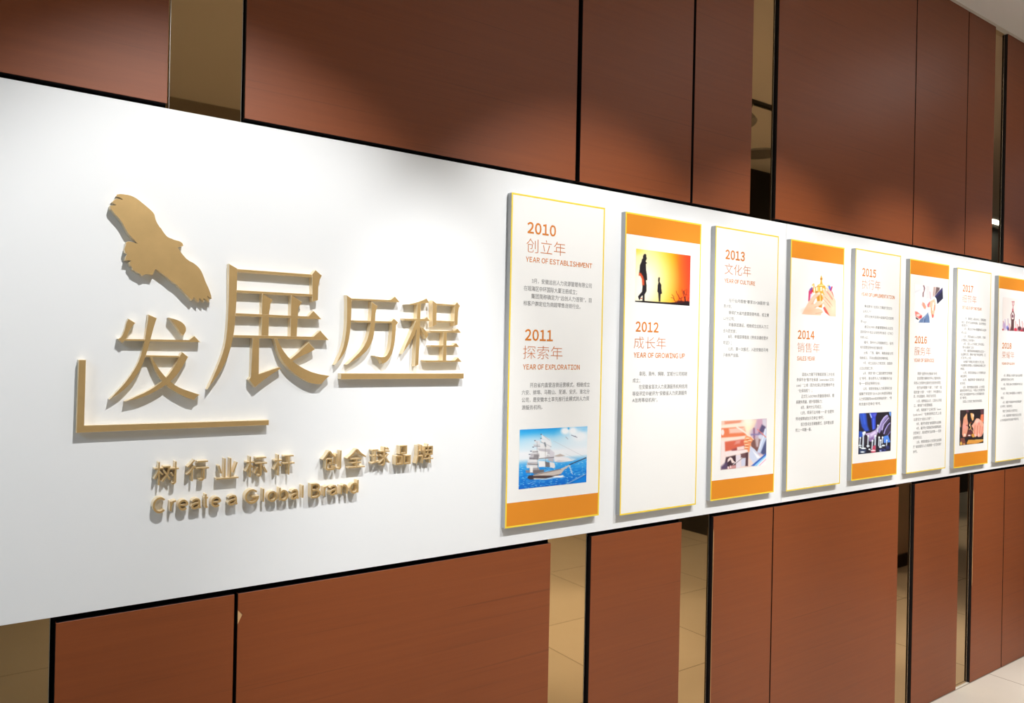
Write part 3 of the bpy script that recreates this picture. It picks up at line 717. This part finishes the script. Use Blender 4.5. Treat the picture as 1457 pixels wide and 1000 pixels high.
def paint_trophy():
    p = Paint(Zoom(1000, 310, 6.623), [(905,490),(1265,530),(900,905),(1255,932)], (100, 110)).use(Zoom(1132, 380, 13.33))
    p.fill((240,240,238))
    gd, gl, gk = (226,170,58), (250,224,150), (166,104,38)
    p.poly([(250,460),(270,420),(310,380),(330,400),(320,470),(270,640),(240,650)], (206,60,110), 16); p.poly([(265,420),(310,380),(320,410),(280,460)], (110,100,180), 16); p.oval(316, 450, 22, 26, (206,40,70), 0.5); p.poly([(285,510),(310,500),(300,580),(270,610)], (226,214,236), 16)
    p.line([(320,340),(345,320),(350,370),(335,420),(345,480)], 20, gd, 10); p.oval(336, 345, 12, 16, (246,214,150), 0.6)
    p.oval(625, 352, 26, 20, (236,206,130), 0.5); p.line([(640,370),(660,440)], 40, (90,110,210), 14); p.line([(690,375),(665,450)], 26, (190,40,90), 12); p.line([(690,470),(715,560)], 26, (226,120,110), 14)
    p.poly([(486,150),(500,190),(512,220),(500,260),(512,320),(560,360),(410,360),(420,335),(465,320),(475,260),(465,220),(475,190)], gd, 10); p.oval(487, 225, 22, 16, gk, 0.6, 0.6); p.oval(485, 345, 60, 16, gl, 0.6, 0.8)
    p.poly([(370,380),(420,358),(560,358),(575,400),(560,520),(510,620),(410,640),(370,480)], gd, 10)
    p.poly([(388,380),(415,375),(415,450),(392,450)], (252,246,224), 9); p.poly([(470,375),(500,372),(498,450),(472,455)], (252,244,226), 9); p.line([(440,370),(445,640)], 22, (246,206,110), 14); p.line([(375,470),(470,480)], 18, gk, 10, 0.7); p.line([(370,385),(430,362),(560,362)], 8, gk, 6, 0.7)
    p.poly([(420,520),(500,520),(510,620),(500,770),(440,760),(410,640)], (206,140,46), 14); p.line([(465,530),(470,640)], 18, (250,216,130), 12); p.line([(350,640),(330,690)], 20, (250,236,210), 10)
    sk, sd, sl = (246,196,168), (214,130,104), (252,222,204)
    p.poly([(120,890),(190,760),(250,650),(330,540),(380,500),(450,465),(470,480),(465,520),(410,560),(370,610),(340,690),(360,700),(400,650),(480,635),(525,660),(530,690),(480,720),(400,750),(380,790),(430,780),(500,810),(520,850),(490,880),(480,915),(300,905)], sk, 10)
    p.line([(340,690),(300,700)], 10, sd, 12, 0.5); p.line([(360,760),(430,745),(520,695)], 9, sd, 10, 0.8); p.line([(380,880),(470,865),(515,850)], 9, sd, 10, 0.7); p.line([(310,690),(370,600),(460,520)], 9, sd, 10, 0.6); p.oval(250, 830, 120, 60, (240,180,146), 1.0, 0.5); p.oval(440, 500, 26, 18, sl, 0.8); p.oval(510, 665, 20, 16, sl, 0.7)
    p.poly([(520,770),(560,740),(600,800),(660,900),(650,930),(560,860)], (206,96,84), 14)
    p.poly([(480,510),(500,495),(530,520),(600,600),(560,560),(510,430),(520,405),(550,410),(640,560),(600,470),(575,390),(600,380),(660,450),(720,560),(765,640),(765,940),(650,930),(600,830),(560,760),(505,650),(520,620),(560,660),(640,750),(560,640)], sk, 9)
    for q in ([(555,560),(640,660),(700,740)], [(570,440),(640,540),(700,620)], [(520,600),(600,690),(660,760)], [(600,460),(660,540),(700,600)]): p.line(q, 10, (190,106,84), 9, 0.8)
    p.oval(505, 512, 14, 16, (250,226,220), 0.7); p.oval(530, 415, 14, 18, (250,226,220), 0.7); p.oval(520, 640, 14, 16, (250,226,220), 0.7); p.oval(710, 780, 50, 120, (250,212,184), 1.0, 0.6)
    return p
def paint_chess():
    p = Paint(Zoom(1200, 510, 5.65), [(125,440),(383,428),(120,768),(380,743)], (90, 110)).use(Zoom(1216, 580, 14.7))
    p.fill((40,36,48))
    p.poly([(90,110),(240,110),(270,380),(310,480),(220,500),(150,400)], (52,84,196), 40); p.line([(180,120),(210,330)], 26, (70,110,226), 30, 0.8); p.line([(110,120),(150,330)], 20, (74,110,200), 24, 0.7)
    p.poly([(310,110),(470,100),(440,200),(440,440),(370,470),(350,220)], (60,76,206), 20); p.line([(325,130),(350,200)], 26, (170,190,246), 12); p.line([(395,240),(395,440)], 22, (80,120,240), 20); p.poly([(370,150),(460,110),(420,190)], (96,96,206), 16)
    p.poly([(90,490),(200,500),(180,600),(90,640)], (50,88,190), 24)
    p.poly([(720,90),(765,85),(755,190),(730,150)], (110,160,240), 14); p.poly([(600,600),(700,570),(750,720),(610,740)], (86,140,236), 16)
    hl, hm, hd = (206,196,244), (150,136,196), (78,66,100)
    p.poly([(200,540),(330,520),(440,460),(480,400),(500,440),(470,560),(420,640),(370,700),(310,700),(290,600)], (186,168,214), 14); p.poly([(310,640),(400,600),(390,700),(320,710)], (140,110,170), 20); p.poly([(320,560),(430,490),(450,530),(340,600)], (220,206,240), 20)
    p.poly([(480,500),(520,370),(580,260),(640,170),(690,150),(710,180),(640,260),(590,340),(560,460),(520,540)], hm, 10); p.line([(500,440),(560,290),(620,200),(680,158)], 20, hl, 10)
    p.poly([(560,470),(580,370),(640,280),(700,210),(740,215),(740,260),(660,340),(610,440),(580,540)], hd, 10); p.line([(575,460),(600,350),(660,270),(710,212)], 20, hl, 10)
    p.poly([(600,560),(620,480),(680,370),(740,310),(745,480),(660,570)], (66,58,84), 10); p.line([(615,540),(640,460),(690,370),(735,322)], 22, (170,160,226), 12); p.line([(690,580),(745,500)], 20, (120,110,180), 16)
    p.poly([(470,560),(600,560),(600,720),(500,760),(460,640)], (40,32,40), 18)
    p.poly([(210,600),(270,600),(270,740),(220,760)], (60,50,60), 16)
    wh = (222,234,244)
    for x, y0, y1, w in ((180,530,820,34), (205,520,560,34), (115,630,780,24), (280,590,820,26), (430,590,860,30), (370,690,860,28), (510,620,790,26), (540,680,830,26), (580,620,740,24), (670,680,800,20), (485,370,500,22)):
        p.line([(x+6, y0), (x-4, y1)], w, wh, 12, 0.95); p.oval(x+4, y0, w*0.7, w*0.8, (240,246,250), 0.6); p.line([(x+14, y0+20), (x+6, y1)], 8, (80,90,120), 10, 0.7)
    for x, y, w in ((185,850,50), (170,920,46), (280,800,36), (110,790,40), (120,830,26), (310,870,22), (540,820,34), (600,790,40)): p.oval(x, y, w, 16, (226,238,246), 0.6)
    p.poly([(380,800),(440,780),(440,930),(340,940),(370,860)], (196,70,100), 18, 0.85); p.oval(385, 895, 55, 18, (246,220,226), 0.6); p.oval(390, 925, 50, 14, (206,60,96), 0.6)
    p.poly([(80,860),(250,860),(240,960),(80,970)], (60,76,110), 26, 0.6); p.oval(185, 850, 50, 14, (236,244,250), 0.6); p.oval(165, 925, 44, 14, (236,244,250), 0.6)
    p.oval(585, 890, 70, 30, (70,80,160), 0.7); p.oval(590, 885, 30, 16, (30,30,60), 0.7); p.oval(540, 905, 22, 10, (200,214,250), 0.6); p.oval(690, 830, 40, 40, (50,56,110), 0.8)
    return p
def paint_team():
    p = Paint(Zoom(1200, 340, 5.65), [(572,370),(803,385),(570,672),(800,690)], (80, 100)).use(Zoom(1295, 400, 16.13))
    p.fill((247,247,247))
    p.poly([(590,560),(760,420),(760,960),(560,960)], (232,238,242), 60); p.poly([(110,230),(240,180),(240,210),(110,270)], (230,230,234), 24)
    p.line([(310,100),(330,160),(320,220),(300,270),(296,350)], 26, (130,84,92), 14); p.line([(300,240),(310,210)], 20, (240,220,224), 12)
    p.poly([(370,100),(450,100),(460,400),(370,410)], (234,222,224), 24); p.line([(460,250),(475,410)], 30, (220,190,200), 20)
    p.poly([(530,130),(600,130),(570,330),(510,380)], (206,182,176), 20); p.poly([(600,130),(680,140),(680,190),(570,330)], (110,90,92), 14); p.line([(560,140),(540,320)], 16, (150,120,116), 14, 0.7)
    p.poly([(745,140),(755,400),(620,530),(600,420),(560,360),(640,250)], (44,44,66), 8); p.poly([(745,140),(560,350),(600,370),(740,220)], (66,60,110), 18, 0.7)
    p.poly([(540,390),(570,355),(605,410),(625,540),(595,560),(560,470)], (246,246,250), 10)
    sk = (240,160,136)
    p.poly([(280,480),(330,500),(370,590),(350,645),(320,630),(280,560)], sk, 14); p.poly([(390,540),(440,470),(520,425),(560,400),(590,520),(575,640),(545,800),(500,850),(480,720),(470,600),(420,600)], (244,190,160), 12); p.poly([(390,540),(440,470),(460,500),(420,600),(400,600)], (232,120,130), 14)
    p.poly([(520,490),(550,480),(545,580),(530,680),(500,670)], (250,238,230), 14); p.line([(565,560),(560,660)], 24, (232,130,100), 14); p.line([(490,620),(490,720),(510,800)], 22, (244,160,110), 14); p.oval(520, 800, 20, 40, (214,90,90), 0.7)
    p.poly([(260,540),(300,430),(290,480),(270,560)], (226,196,190), 14)
    p.poly([(110,690),(160,700),(280,790),(260,840),(220,870),(120,800)], (236,130,120), 14); p.oval(190, 780, 50, 30, (250,220,214), 0.8); p.oval(240, 820, 30, 30, (214,60,70), 0.7); p.poly([(130,820),(200,870),(180,890),(130,860)], (70,50,56), 10)
    p.poly([(190,950),(230,880),(330,800),(410,710),(440,820),(450,955)], (106,130,170), 14); p.poly([(310,860),(350,860),(340,950),(310,950)], (60,80,130), 20, 0.7); p.line([(300,950),(320,850),(390,740)], 16, (170,190,220), 16, 0.8); p.oval(150, 925, 50, 24, (248,246,244), 0.7)
    return p
def paint_craft():
    p = Paint(Zoom(1200, 510, 5.65), [(938,415),(1130,405),(932,700),(1125,678)], (72, 100)).use(Zoom(1360, 576, 16.13))
    p.fill((44,38,40))
    p.poly([(90,120),(260,110),(200,230),(150,420),(130,740),(90,740)], (60,48,48), 30); p.poly([(230,110),(290,110),(300,160),(250,180)], (110,70,84), 16); p.poly([(560,100),(640,100),(640,220),(570,200)], (100,64,72), 16)
    sk, sp = (232,158,132), (236,142,130)
    p.poly([(90,340),(110,360),(120,500),(90,520)], (196,140,110), 12)
    p.poly([(255,190),(260,300),(285,420),(270,480),(290,520),(260,640),(230,730),(170,740),(145,680),(150,560),(165,400),(180,290)], sk, 12); p.poly([(255,190),(262,300),(230,330),(190,290)], (244,180,130), 20); p.oval(200, 500, 50, 80, (240,164,154), 0.9, 0.8); p.oval(205, 690, 26, 34, (252,212,190), 0.6); p.line([(245,470),(280,470)], 14, (150,60,70), 14)
    p.poly([(335,190),(380,190),(415,230),(410,330),(380,370),(350,290)], (246,186,120), 12); p.oval(400, 240, 18, 40, (250,214,190), 0.8)
    p.poly([(560,320),(575,220),(640,210),(640,400),(600,400)], (240,128,90), 14)
    p.poly([(360,480),(420,400),(470,310),(520,310),(600,370),(640,430),(640,620),(590,720),(520,740),(490,710),(440,740),(400,640),(400,540)], (244,176,150), 12)
    for q in ([(440,470),(430,600),(430,700)], [(500,480),(490,600),(490,700)], [(560,480),(550,600),(540,720)], [(610,500),(600,620),(580,700)]): p.line(q, 12, (206,84,76), 16, 0.8)
    p.oval(500, 380, 60, 50, (250,204,190), 1.0, 0.8); p.oval(530, 430, 26, 40, (236,140,130), 1.0, 0.7); p.oval(440, 700, 20, 34, (250,200,190), 0.7); p.oval(525, 690, 18, 40, (250,200,186), 0.7)
    p.poly([(265,640),(300,560),(340,530),(390,570),(400,650),(350,730),(230,730)], (110,60,56), 14); p.line([(330,400),(320,470),(350,530),(310,570)], 16, (230,180,110), 10); p.oval(345, 405, 30, 22, (110,60,40), 0.6); p.oval(320, 465, 12, 20, (250,230,190), 0.6)
    p.oval(340, 590, 36, 40, (90,50,66), 0.7); p.oval(310, 700, 30, 16, (250,226,226), 0.6); p.poly([(350,690),(400,650),(440,730),(390,750)], (220,160,70), 12); p.line([(300,560),(330,545),(390,600),(400,640)], 9, (240,200,130), 8)
    p.poly([(250,870),(290,800),(440,800),(640,790),(630,830),(540,870),(430,895),(250,900)], (222,156,72), 12); p.line([(450,800),(640,800)], 12, (252,220,130), 12); p.poly([(540,860),(640,835),(640,880),(540,885)], (44,36,36), 12)
    p.poly([(110,760),(200,760),(230,880),(210,920),(100,930)], (130,76,64), 16); p.oval(120, 885, 26, 40, (236,190,90), 0.7); p.oval(190, 900, 26, 16, (220,160,90), 0.7); p.poly([(200,750),(280,780),(240,870),(230,880)], (50,42,44), 14)
    return p
def paint_winner():
    p = Paint(Zoom(1417, 385, 11.1), [(105,420),(482,462),(98,943),(470,970)], (80, 100)).use(Zoom(1417, 385, 11.1))
    p.fill((238,230,226))
    rd, dk = (186,96,108), (120,66,72)
    p.line([(262,490),(262,540),(272,555),(284,540),(286,490)], 8, rd, 7); p.line([(256,490),(290,490)], 12, rd, 8); p.line([(271,555),(268,620)], 10, rd, 7); p.poly([(258,600),(276,600),(280,655),(254,655)], (190,70,90), 8)
    p.line([(262,645),(238,700),(246,780)], 13, dk, 7); p.line([(274,645),(294,700),(286,780)], 13, dk, 7); p.oval(266, 718, 13, 26, (110,50,70), 0.5)
    p.poly([(244,770),(286,765),(284,950),(220,950),(240,880)], (96,64,66), 9)
    for x, y, c in ((118,800,(196,120,140)), (145,770,(190,170,210)), (190,760,(170,150,180)), (215,840,(220,130,140)), (310,800,(206,140,150)), (340,850,(200,110,120)), (370,770,(150,80,90)), (412,800,(206,120,130)), (445,830,(200,110,120))):
        p.line([(x, y), (x+8, 890), (x-4, 945)], 12, c, 9, 0.85)
    p.oval(130, 870, 20, 50, (190,160,200), 0.8); p.oval(180, 900, 18, 30, (140,140,220), 0.8); p.oval(195, 920, 12, 26, (70,60,120), 0.8); p.oval(310, 930, 22, 24, (216,40,70), 0.7); p.oval(375, 915, 30, 34, (90,56,66), 0.6); p.oval(410, 945, 24, 16, (196,40,60), 0.7); p.oval(110, 935, 14, 16, (180,60,70), 0.7); p.oval(440, 930, 26, 30, (120,60,70), 0.7)
    p.line([(190,938),(470,962)], 10, (150,80,90), 9, 0.7)
    return p

zA, zB2, zC, zD, zE, zF = Zoom(700, 250, 4.547), Zoom(700, 420, 4.547), Zoom(1000, 310, 6.623), Zoom(1018, 410, 9.09), Zoom(1000, 400, 6.623), Zoom(1130, 515, 9.524)
zG, zH, zI, zJ, zK, zL = Zoom(1200, 340, 5.65), Zoom(1216, 420, 11.11), Zoom(1216, 500, 11.11), Zoom(1293, 515, 7.143), Zoom(1360, 430, 6.667), Zoom(1417, 480, 5.55)
zM = Zoom(1200, 510, 5.65)
def body(z, h, rows): return [(z, t, l, r, b, b-h) for t, l, r, b in rows]
BANNERS = [
 dict(quad=[(730.4,273.8),(862.3,296.2),(716,752.2),(850.4,733.3)], band=('low', Zoom(700,580,4.547), [(83,620),(683,550)]), pic=paint_ship,
  label='white banner with 2010 and 2011 entries and a sailing ship picture',
  year=[('2010', zA,228,414,368,298), ('2011', zB2,212,393,290,220)],
  head=[('创立年', zA,222,475,495,405), ('探索年', zB2,200,455,413,328)],
  cap=[('YEAR OF ESTABLISHMENT', zA,218,648,554,522), ('YEAR OF EXPLORATION', zB2,200,567,479,447)],
  body=[(zA,'3月，安徽远创人力资源管理有限公司',258,645,695,664),(zA,'在瑶海区中环国际大厦注册成立；',205,550,742,710),(zA,'集团简称确定为“远创人力连锁”，目',253,643,794,763),(zA,'标客户群定位为商超零售连锁行业。',203,572,838,808)]
   + [(zB2,'开启省内直营连锁运营模式，相继成立',245,632,597,567),(zB2,'六安、蚌埠、马鞍山、芜湖、安庆、淮北分',192,630,645,615),(zB2,'公司，是安徽本土率先推行此模式的人力资',192,628,693,663),(zB2,'源服务机构。',192,325,742,713)]),
 dict(quad=[(890.9,301.7),(998,318.2),(880.8,733.3),(990,718)], band=('top', zA, [(868,378),(1352,440)]), pic=paint_sunset,
  label='white banner for 2012 with an orange sunset picture of two silhouettes',
  year=[('2012', zB2,928,1077,233,170)], head=[('成长年', zB2,917,1125,345,268)], cap=[('YEAR OF GROWING UP', zB2,916,1247,402,370)],
  body=[(zB2,'阜阳、滁州、铜陵、宣城分公司相继',952,1262,522,494),(zB2,'成立；',910,957,565,538),(zB2,'在安徽省首次人力资源服务机构信用',950,1262,607,579),(zB2,'等级评定中被评为“安徽省人力资源服务',908,1260,652,624),(zB2,'A信用等级机构”。',907,1070,694,667)]),
 dict(quad=[(1018.1,321.3),(1108.4,335.7),(1011,713),(1100.4,700)], band=('low', Zoom(1000,560,6.623), [(80,825),(665,750)]), pic=paint_office,
  label='white banner for 2013 with a warm office picture of clasped hands',
  year=[('2013', zC,212,395,383,298)], head=[('文化年', zC,205,452,530,428)], cap=[('YEAR OF CULTURE', zC,202,492,606,570)],
  body=body(zD,46,[('在行业内首推“尊享3S+2B服务”品',172,692,180),('质计划；',105,207,252),('继续扩大省内直营连锁布局，成立黄',170,690,337),('山分公司；',103,245,412),('完善群团建设，相继成立远创人力工',167,685,494),('会与团支部；',98,268,572),('8月，申报获得首批《劳务派遣经营许',163,680,648),('可证》；',97,207,727),('12月，第一次搬迁，入驻安徽白马电',163,680,808),('子商务产业园。',93,302,887)])),
 dict(quad=[(1126,340.2),(1201.6,352.3),(1118,699),(1194.8,688.3)], band=('top', zC, [(838,375),(1330,440)]), pic=paint_trophy,
  label='white banner for 2014 with a picture of hands around a golden trophy',
  year=[('2014', zE,893,1050,540,462)], head=[('销售年', zE,890,1100,670,580)], cap=[('SALES YEAR', zE,887,1055,745,708)],
  body=body(zF,45,[('远创人力旗下安徽首家第三方在线',105,545,190),('参保平台“智才社保通（www.bao12333.',32,542,263),('com）”上线（现为社保公积金缴纳平台',28,542,338),('“社保钱柜”）；',52,240,413),('正式引入ISO9001质量管理体系，提',95,540,489),('高服务质量，提升管理能力；',25,377,566),('8月，滁州分公司成立；',90,372,638),('12月，荣获行业内唯一一家“合肥市',88,535,713),('劳动保障诚信示范单位”称号；',20,397,795),('首次尝试全员销售模式，当年营业额',88,532,868),('较上一年翻一番。',18,232,948)])),
 dict(quad=[(1217.7,353.3),(1281.8,363.5),(1211,684),(1275.6,675)], band=('low', zM, [(65,845),(427,805)]), pic=paint_chess,
  label='white banner for 2015 with a blue picture of a hand playing chess',
  year=[('2015', zG,150,262,295,233)], head=[('执行年', zG,147,297,400,322)], cap=[('YEAR OF LMPLEMENTATION', zG,143,412,455,428)],
  body=body(zH,45,[('集团更名“远创人力集团”定位为',155,590,193),('“远创人力”；',112,277,273),('成功注册并启用升级版并正式启用',157,612,355),('新logo；',92,205,435),('通过ISO9001质量管理体系认证及',152,605,519),('国家服务外包企业信用评价体系（CTEC）',90,605,600),('信息认证；',88,217,683),('福州、滁州分公司相继成立，省内',145,607,765),('地市直营连锁布局完善收官；',85,447,845),('云南、广西、福州、海南省级公司',142,603,930)])
   + body(zI,45,[('相继成立，开启全国连锁战略布局；',78,532,122),('9月，成立远创人力党支部，加强非',135,597,205),('公企业党建工作；',72,292,287),('6月，荣获“第十二届合肥市文明单',133,592,367),('位”称号，是合肥市人力资源服务行业',72,590,450),('唯一一家获此殊荣的企业；',72,403,530),('12月，荣获安徽省人力资源和社会',132,590,612),('保障厅评定的“2014-2015年度安徽省',67,588,695),('人力资源服务AAA信用等级机构”、“劳',67,585,775),('务派遣示范单位”称号。',65,412,858)])),
 dict(quad=[(1295.2,368.3),(1350,376.6),(1289,674.6),(1345.7,665.4)], band=('top', zG, [(538,285),(848,320)]), pic=paint_team,
  label='white banner for 2016 with a pale picture of joined hands and a dark sleeve',
  year=[('2016', zG,572,670,835,780)], head=[('服务年', zG,570,702,935,868)], cap=[('YEAR OF SERVICE', zM,567,728,26,0)],
  body=body(zJ,29,[('荣获“合肥市先进集体”称号；',88,294,133),('企业获批“高新技术中心”服务机构，',85,328,180),('实现人力资源外包服务行业信息化转型；',52,327,228),('在行业内首推“六保”、“六统”（全',82,335,275),('程托管“六保”、“六险”）外包服务人',50,335,322),('员，并实现盈利，开创行业先河；',48,277,365),('11月，收购瑜远人才，江南分公司成',82,332,412),('立，继续扩大经营版图；',50,242,458),('8月，集团旗下“亿米社保（www.',80,328,504),('1yisb.com）”在新浪网正式上线',45,330,550),('（后更名为“远创人力保”）；',47,247,600),('9月，被评为首批“省级服务业创新',77,328,644),('9月，被评为“安徽省劳动保障诚信',77,328,690),('示范单位”，是合肥市行业内唯一一家获',45,328,738),('此殊荣的企业；',43,132,786),('12月，荣获安徽省人力资源社会保障',77,330,830),('厅“诚信服务人力资源第一示范机构”',43,330,878),('称号。',43,87,928)])),
 dict(quad=[(1362.5,381),(1410.6,388),(1356.6,666.6),(1405,659)], band=('low', zM, [(890,768),(1158,735)]), pic=paint_craft,
  label='white banner for 2017 with a dark picture of craftsman hands',
  year=[('2017', zG,958,1042,419,367)], head=[('细节年', zG,955,1070,510,448)], cap=[('DETAILS OF THE YEAR', zG,955,1110,560,538)],
  body=body(zK,24,[('1月，集团迁入新址办公，荣获诚信',85,285,165),('单位，成为行业标杆机构，企业形象全',53,285,200),('面提升；',53,118,230),('3月，通过ISO9001质量体系认证审',77,287,263),('核认证；',52,105,298),('5月，荣获省级工人先锋号，引领',75,280,336),('全员服务工作的提升；',50,180,370),('6月，成立人力资源二手车事业',72,268,404),('“要为车服务”公司；',58,172,438),('7月，集团荣获省级服务业企业一',72,277,472),('业品牌示范，荣获“先进”单位称号，正',47,282,505),('式发布上线；',47,147,538),('远创旗下有限公司合肥分公司上线，',70,270,576),('开启精细化管理人力资源体系创新工作',45,280,610),('新篇；',43,83,643),('11月，荣获安徽省人力资源先进',70,280,680),('单位称号；',43,107,714),('12月，集团荣获“安徽省先进',68,268,748),('者”称号；',40,92,782),('12月，获评安徽省五星级，人力资源',67,270,818),('服务机构称号认证，“中国人力资源先锋',40,273,850),('单位”及中国服务外包人力资源服务商',38,268,886),('奖”称号；',38,103,920),('全国人力资源二等奖机构项目。',63,250,954)])),
 dict(quad=None, band=('top', zG, [(1253,397),(1452,422)]), pic=paint_winner,
  label='white banner for 2018 with a picture of a raised trophy, last of the row',
  year=[('2018', zL,48,122,85,42)], head=[('荣耀年', zL,47,145,165,112)], cap=[('YEAR OF GLORY', zL,45,150,215,197)],
  body=body(zL,19,[('1月，荣获省人力资源“先进”企业荣誉',62,208,310),('品牌荣获示范单位”称号；',40,142,343),('3月，荣获江淮人力资源服务外包行业',58,208,380),('年会奖；',38,77,415),('4月，荣获江淮中国服务人力资源外包',55,205,452),('排名；',37,65,487),('6月，集团“中国服务外包百强品牌”',53,203,522),('业”称号；荣获单位；',35,130,556),('集团“江淮总部人力资源”成立；',53,172,592),('11月，集团荣获“中国总部企业百强',53,200,629),('人力资源服务机构五星级”荣誉称号。',33,180,664)])),
]
for B in BANNERS:
    if B['quad']:
        q = at(np.array(B['quad'], float), FY)
        x0, x1 = (q[0, 0]+q[2, 0])/2, (q[1, 0]+q[3, 0])/2
        z1, z0 = (q[0, 2]+q[1, 2])/2, (q[2, 2]+q[3, 2])/2
    else:
        q = at(np.array([(1421.2, 391.7), (1416.0, 657.8)]), FY)
        x0 = q[:, 0].mean(); x1 = x0 + 0.326; z1, z0 = q[0, 2], q[1, 2]
    org = (x0, FY, z0)
    o = empty('timeline_banner', org)
    tag(o, B['label'], 'banner', 'timeline banners on the white board')
    bm = bmesh.new(); bm_box(bm, x0, x1, FY, BF, z0, z1, org)
    me = done(bm, 'face_board')
    link('face_board', me, [BANNER, BANNER_SIDE], o)
    for p in me.polygons: p.material_index = 0 if p.normal.y < -0.5 else 1
    pr = Print(); t = 0.0045; yy = FY - 0.0003
    for a0, a1, c0, c1 in ((x0, x1, z1-t, z1), (x0, x1, z0, z0+t), (x0, x0+t, z0+t, z1-t), (x1-t, x1, z0+t, z1-t)):
        pr.add([(a0, yy, c0), (a1, yy, c0), (a1, yy, c1), (a0, yy, c1)], [[0, 1, 2, 3]])
    pr.build('yellow_border', YELLOW, o, org)
    k, z, pts = B['band']
    qb = at(z.px(pts), FY); zb = qb[:, 2].mean()
    c0, c1 = (z0+t, zb) if k == 'low' else (zb, z1-t)
    pr = Print(); pr.add([(x0+t, yy, c0), (x1-t, yy, c0), (x1-t, yy, c1), (x0+t, yy, c1)], [[0, 1, 2, 3]])
    pr.build('orange_band', ORANGE, o, org)
    for s, z, l, r, b, tp in B['year']:
        pr = Print(); text(pr, s, z, l, r, b, tp, 0.024, '2'); pr.build('year_number', TXT_ORANGE, o, org)
    for s, z, l, r, b, tp in B['head']:
        pr = Print(); text(pr, s[0]+' '+s[1]+' '+s[2] if False else s, z, l, r, b, tp, -0.013); pr.build('heading_text', TXT_THIN, o, org)
    for s, z, l, r, b, tp in B['cap']:
        pr = Print(); text(pr, s, z, l, r, b, tp, 0.018, 'H'); pr.build('caption_text', TXT_ORANGE, o, org)
    half = len(B['body'])//2
    for rows in ([B['body'][:half], B['body'][half:]] if len(B['year']) == 2 else [B['body']]):
        pr = Print()
        for z, s, l, r, b, tp in rows: text(pr, s, z, l, r, b, tp, 0.0)
        pr.build('body_text', TXT_GREY, o, org)
    B['pic']().build(o, org)

# ------------------------------------------------------------------ lamps of the room
def cyl(bm, p, q, r0, r1, n=20):
    p, q = Vector(p), Vector(q)
    M = Matrix.Translation((p+q)/2) @ (q-p).to_track_quat('Z', 'Y').to_matrix().to_4x4()
    bmesh.ops.create_cone(bm, cap_ends=True, segments=n, radius1=r0, radius2=r1, depth=(q-p).length, matrix=M)
tag(box('track_rail', 0.2, 5.2, SPOT_Y - 0.017, SPOT_Y + 0.017, CEIL - 0.022, CEIL, BLACK),
    'black lighting track on the ceiling in front of the wood wall', 'track')
for i, x in enumerate(SPOT_X):
    o = empty('track_spotlight', (x, SPOT_Y, CEIL - 0.022))
    tag(o, 'grey track spotlight aimed down at the white board', 'spotlight', 'track spotlights above the white board')
    aim = (Vector((x, 0, SPOT_AIM)) - Vector((x, SPOT_Y, SPOT_Z))).normalized()
    c = Vector((0, 0, SPOT_Z - CEIL + 0.022))
    bm = bmesh.new(); cyl(bm, c - aim*0.13, c - aim*0.014, 0.034, 0.042); link('lamp_head', done(bm, 'lamp_head'), GREY, o)
    bm = bmesh.new(); cyl(bm, (0, 0, 0), c - aim*0.08, 0.008, 0.008, 10); link('stem', done(bm, 'stem'), GREY, o)
for x, y, beam in DOWN:
    o = empty('ceiling_downlight', (x, y, CEIL))
    tag(o, 'round recessed downlight in the pale ceiling', 'downlight', 'recessed downlights')  # the two with the widest beams are added floor light
    bm = bmesh.new(); cyl(bm, (0, 0, -0.008), (0, 0, 0), 0.11, 0.105, 32); link('trim_ring', done(bm, 'trim_ring'), GREY, o)
    bm = bmesh.new(); cyl(bm, (0, 0, -0.010), (0, 0, -0.0085), 0.075, 0.075, 32); link('lens', done(bm, 'lens'), LENS, o)
bm = bmesh.new(); cyl(bm, (0, 0, -0.012), (0, 0, 0), 0.15, 0.16, 32)
o = link('ceiling_speaker', done(bm, 'ceiling_speaker'), GREY); o.location = (*SPEAKER, CEIL)
tag(o, 'round grey speaker grille in the ceiling, seen in the upper mirror over the 2013 banner', 'speaker')
for x, y, a, b, w in PANEL:
    o = empty('ceiling_panel_lamp', (x, y, CEIL))
    tag(o, 'flat white rectangular panel lamp on the ceiling', 'ceiling lamp', 'ceiling panel lamps')  # the left one is an added cool fill, not a known fixture
    box('housing', -a/2-0.03, a/2+0.03, -b/2-0.03, b/2+0.03, -0.025, 0, CEILM, o)
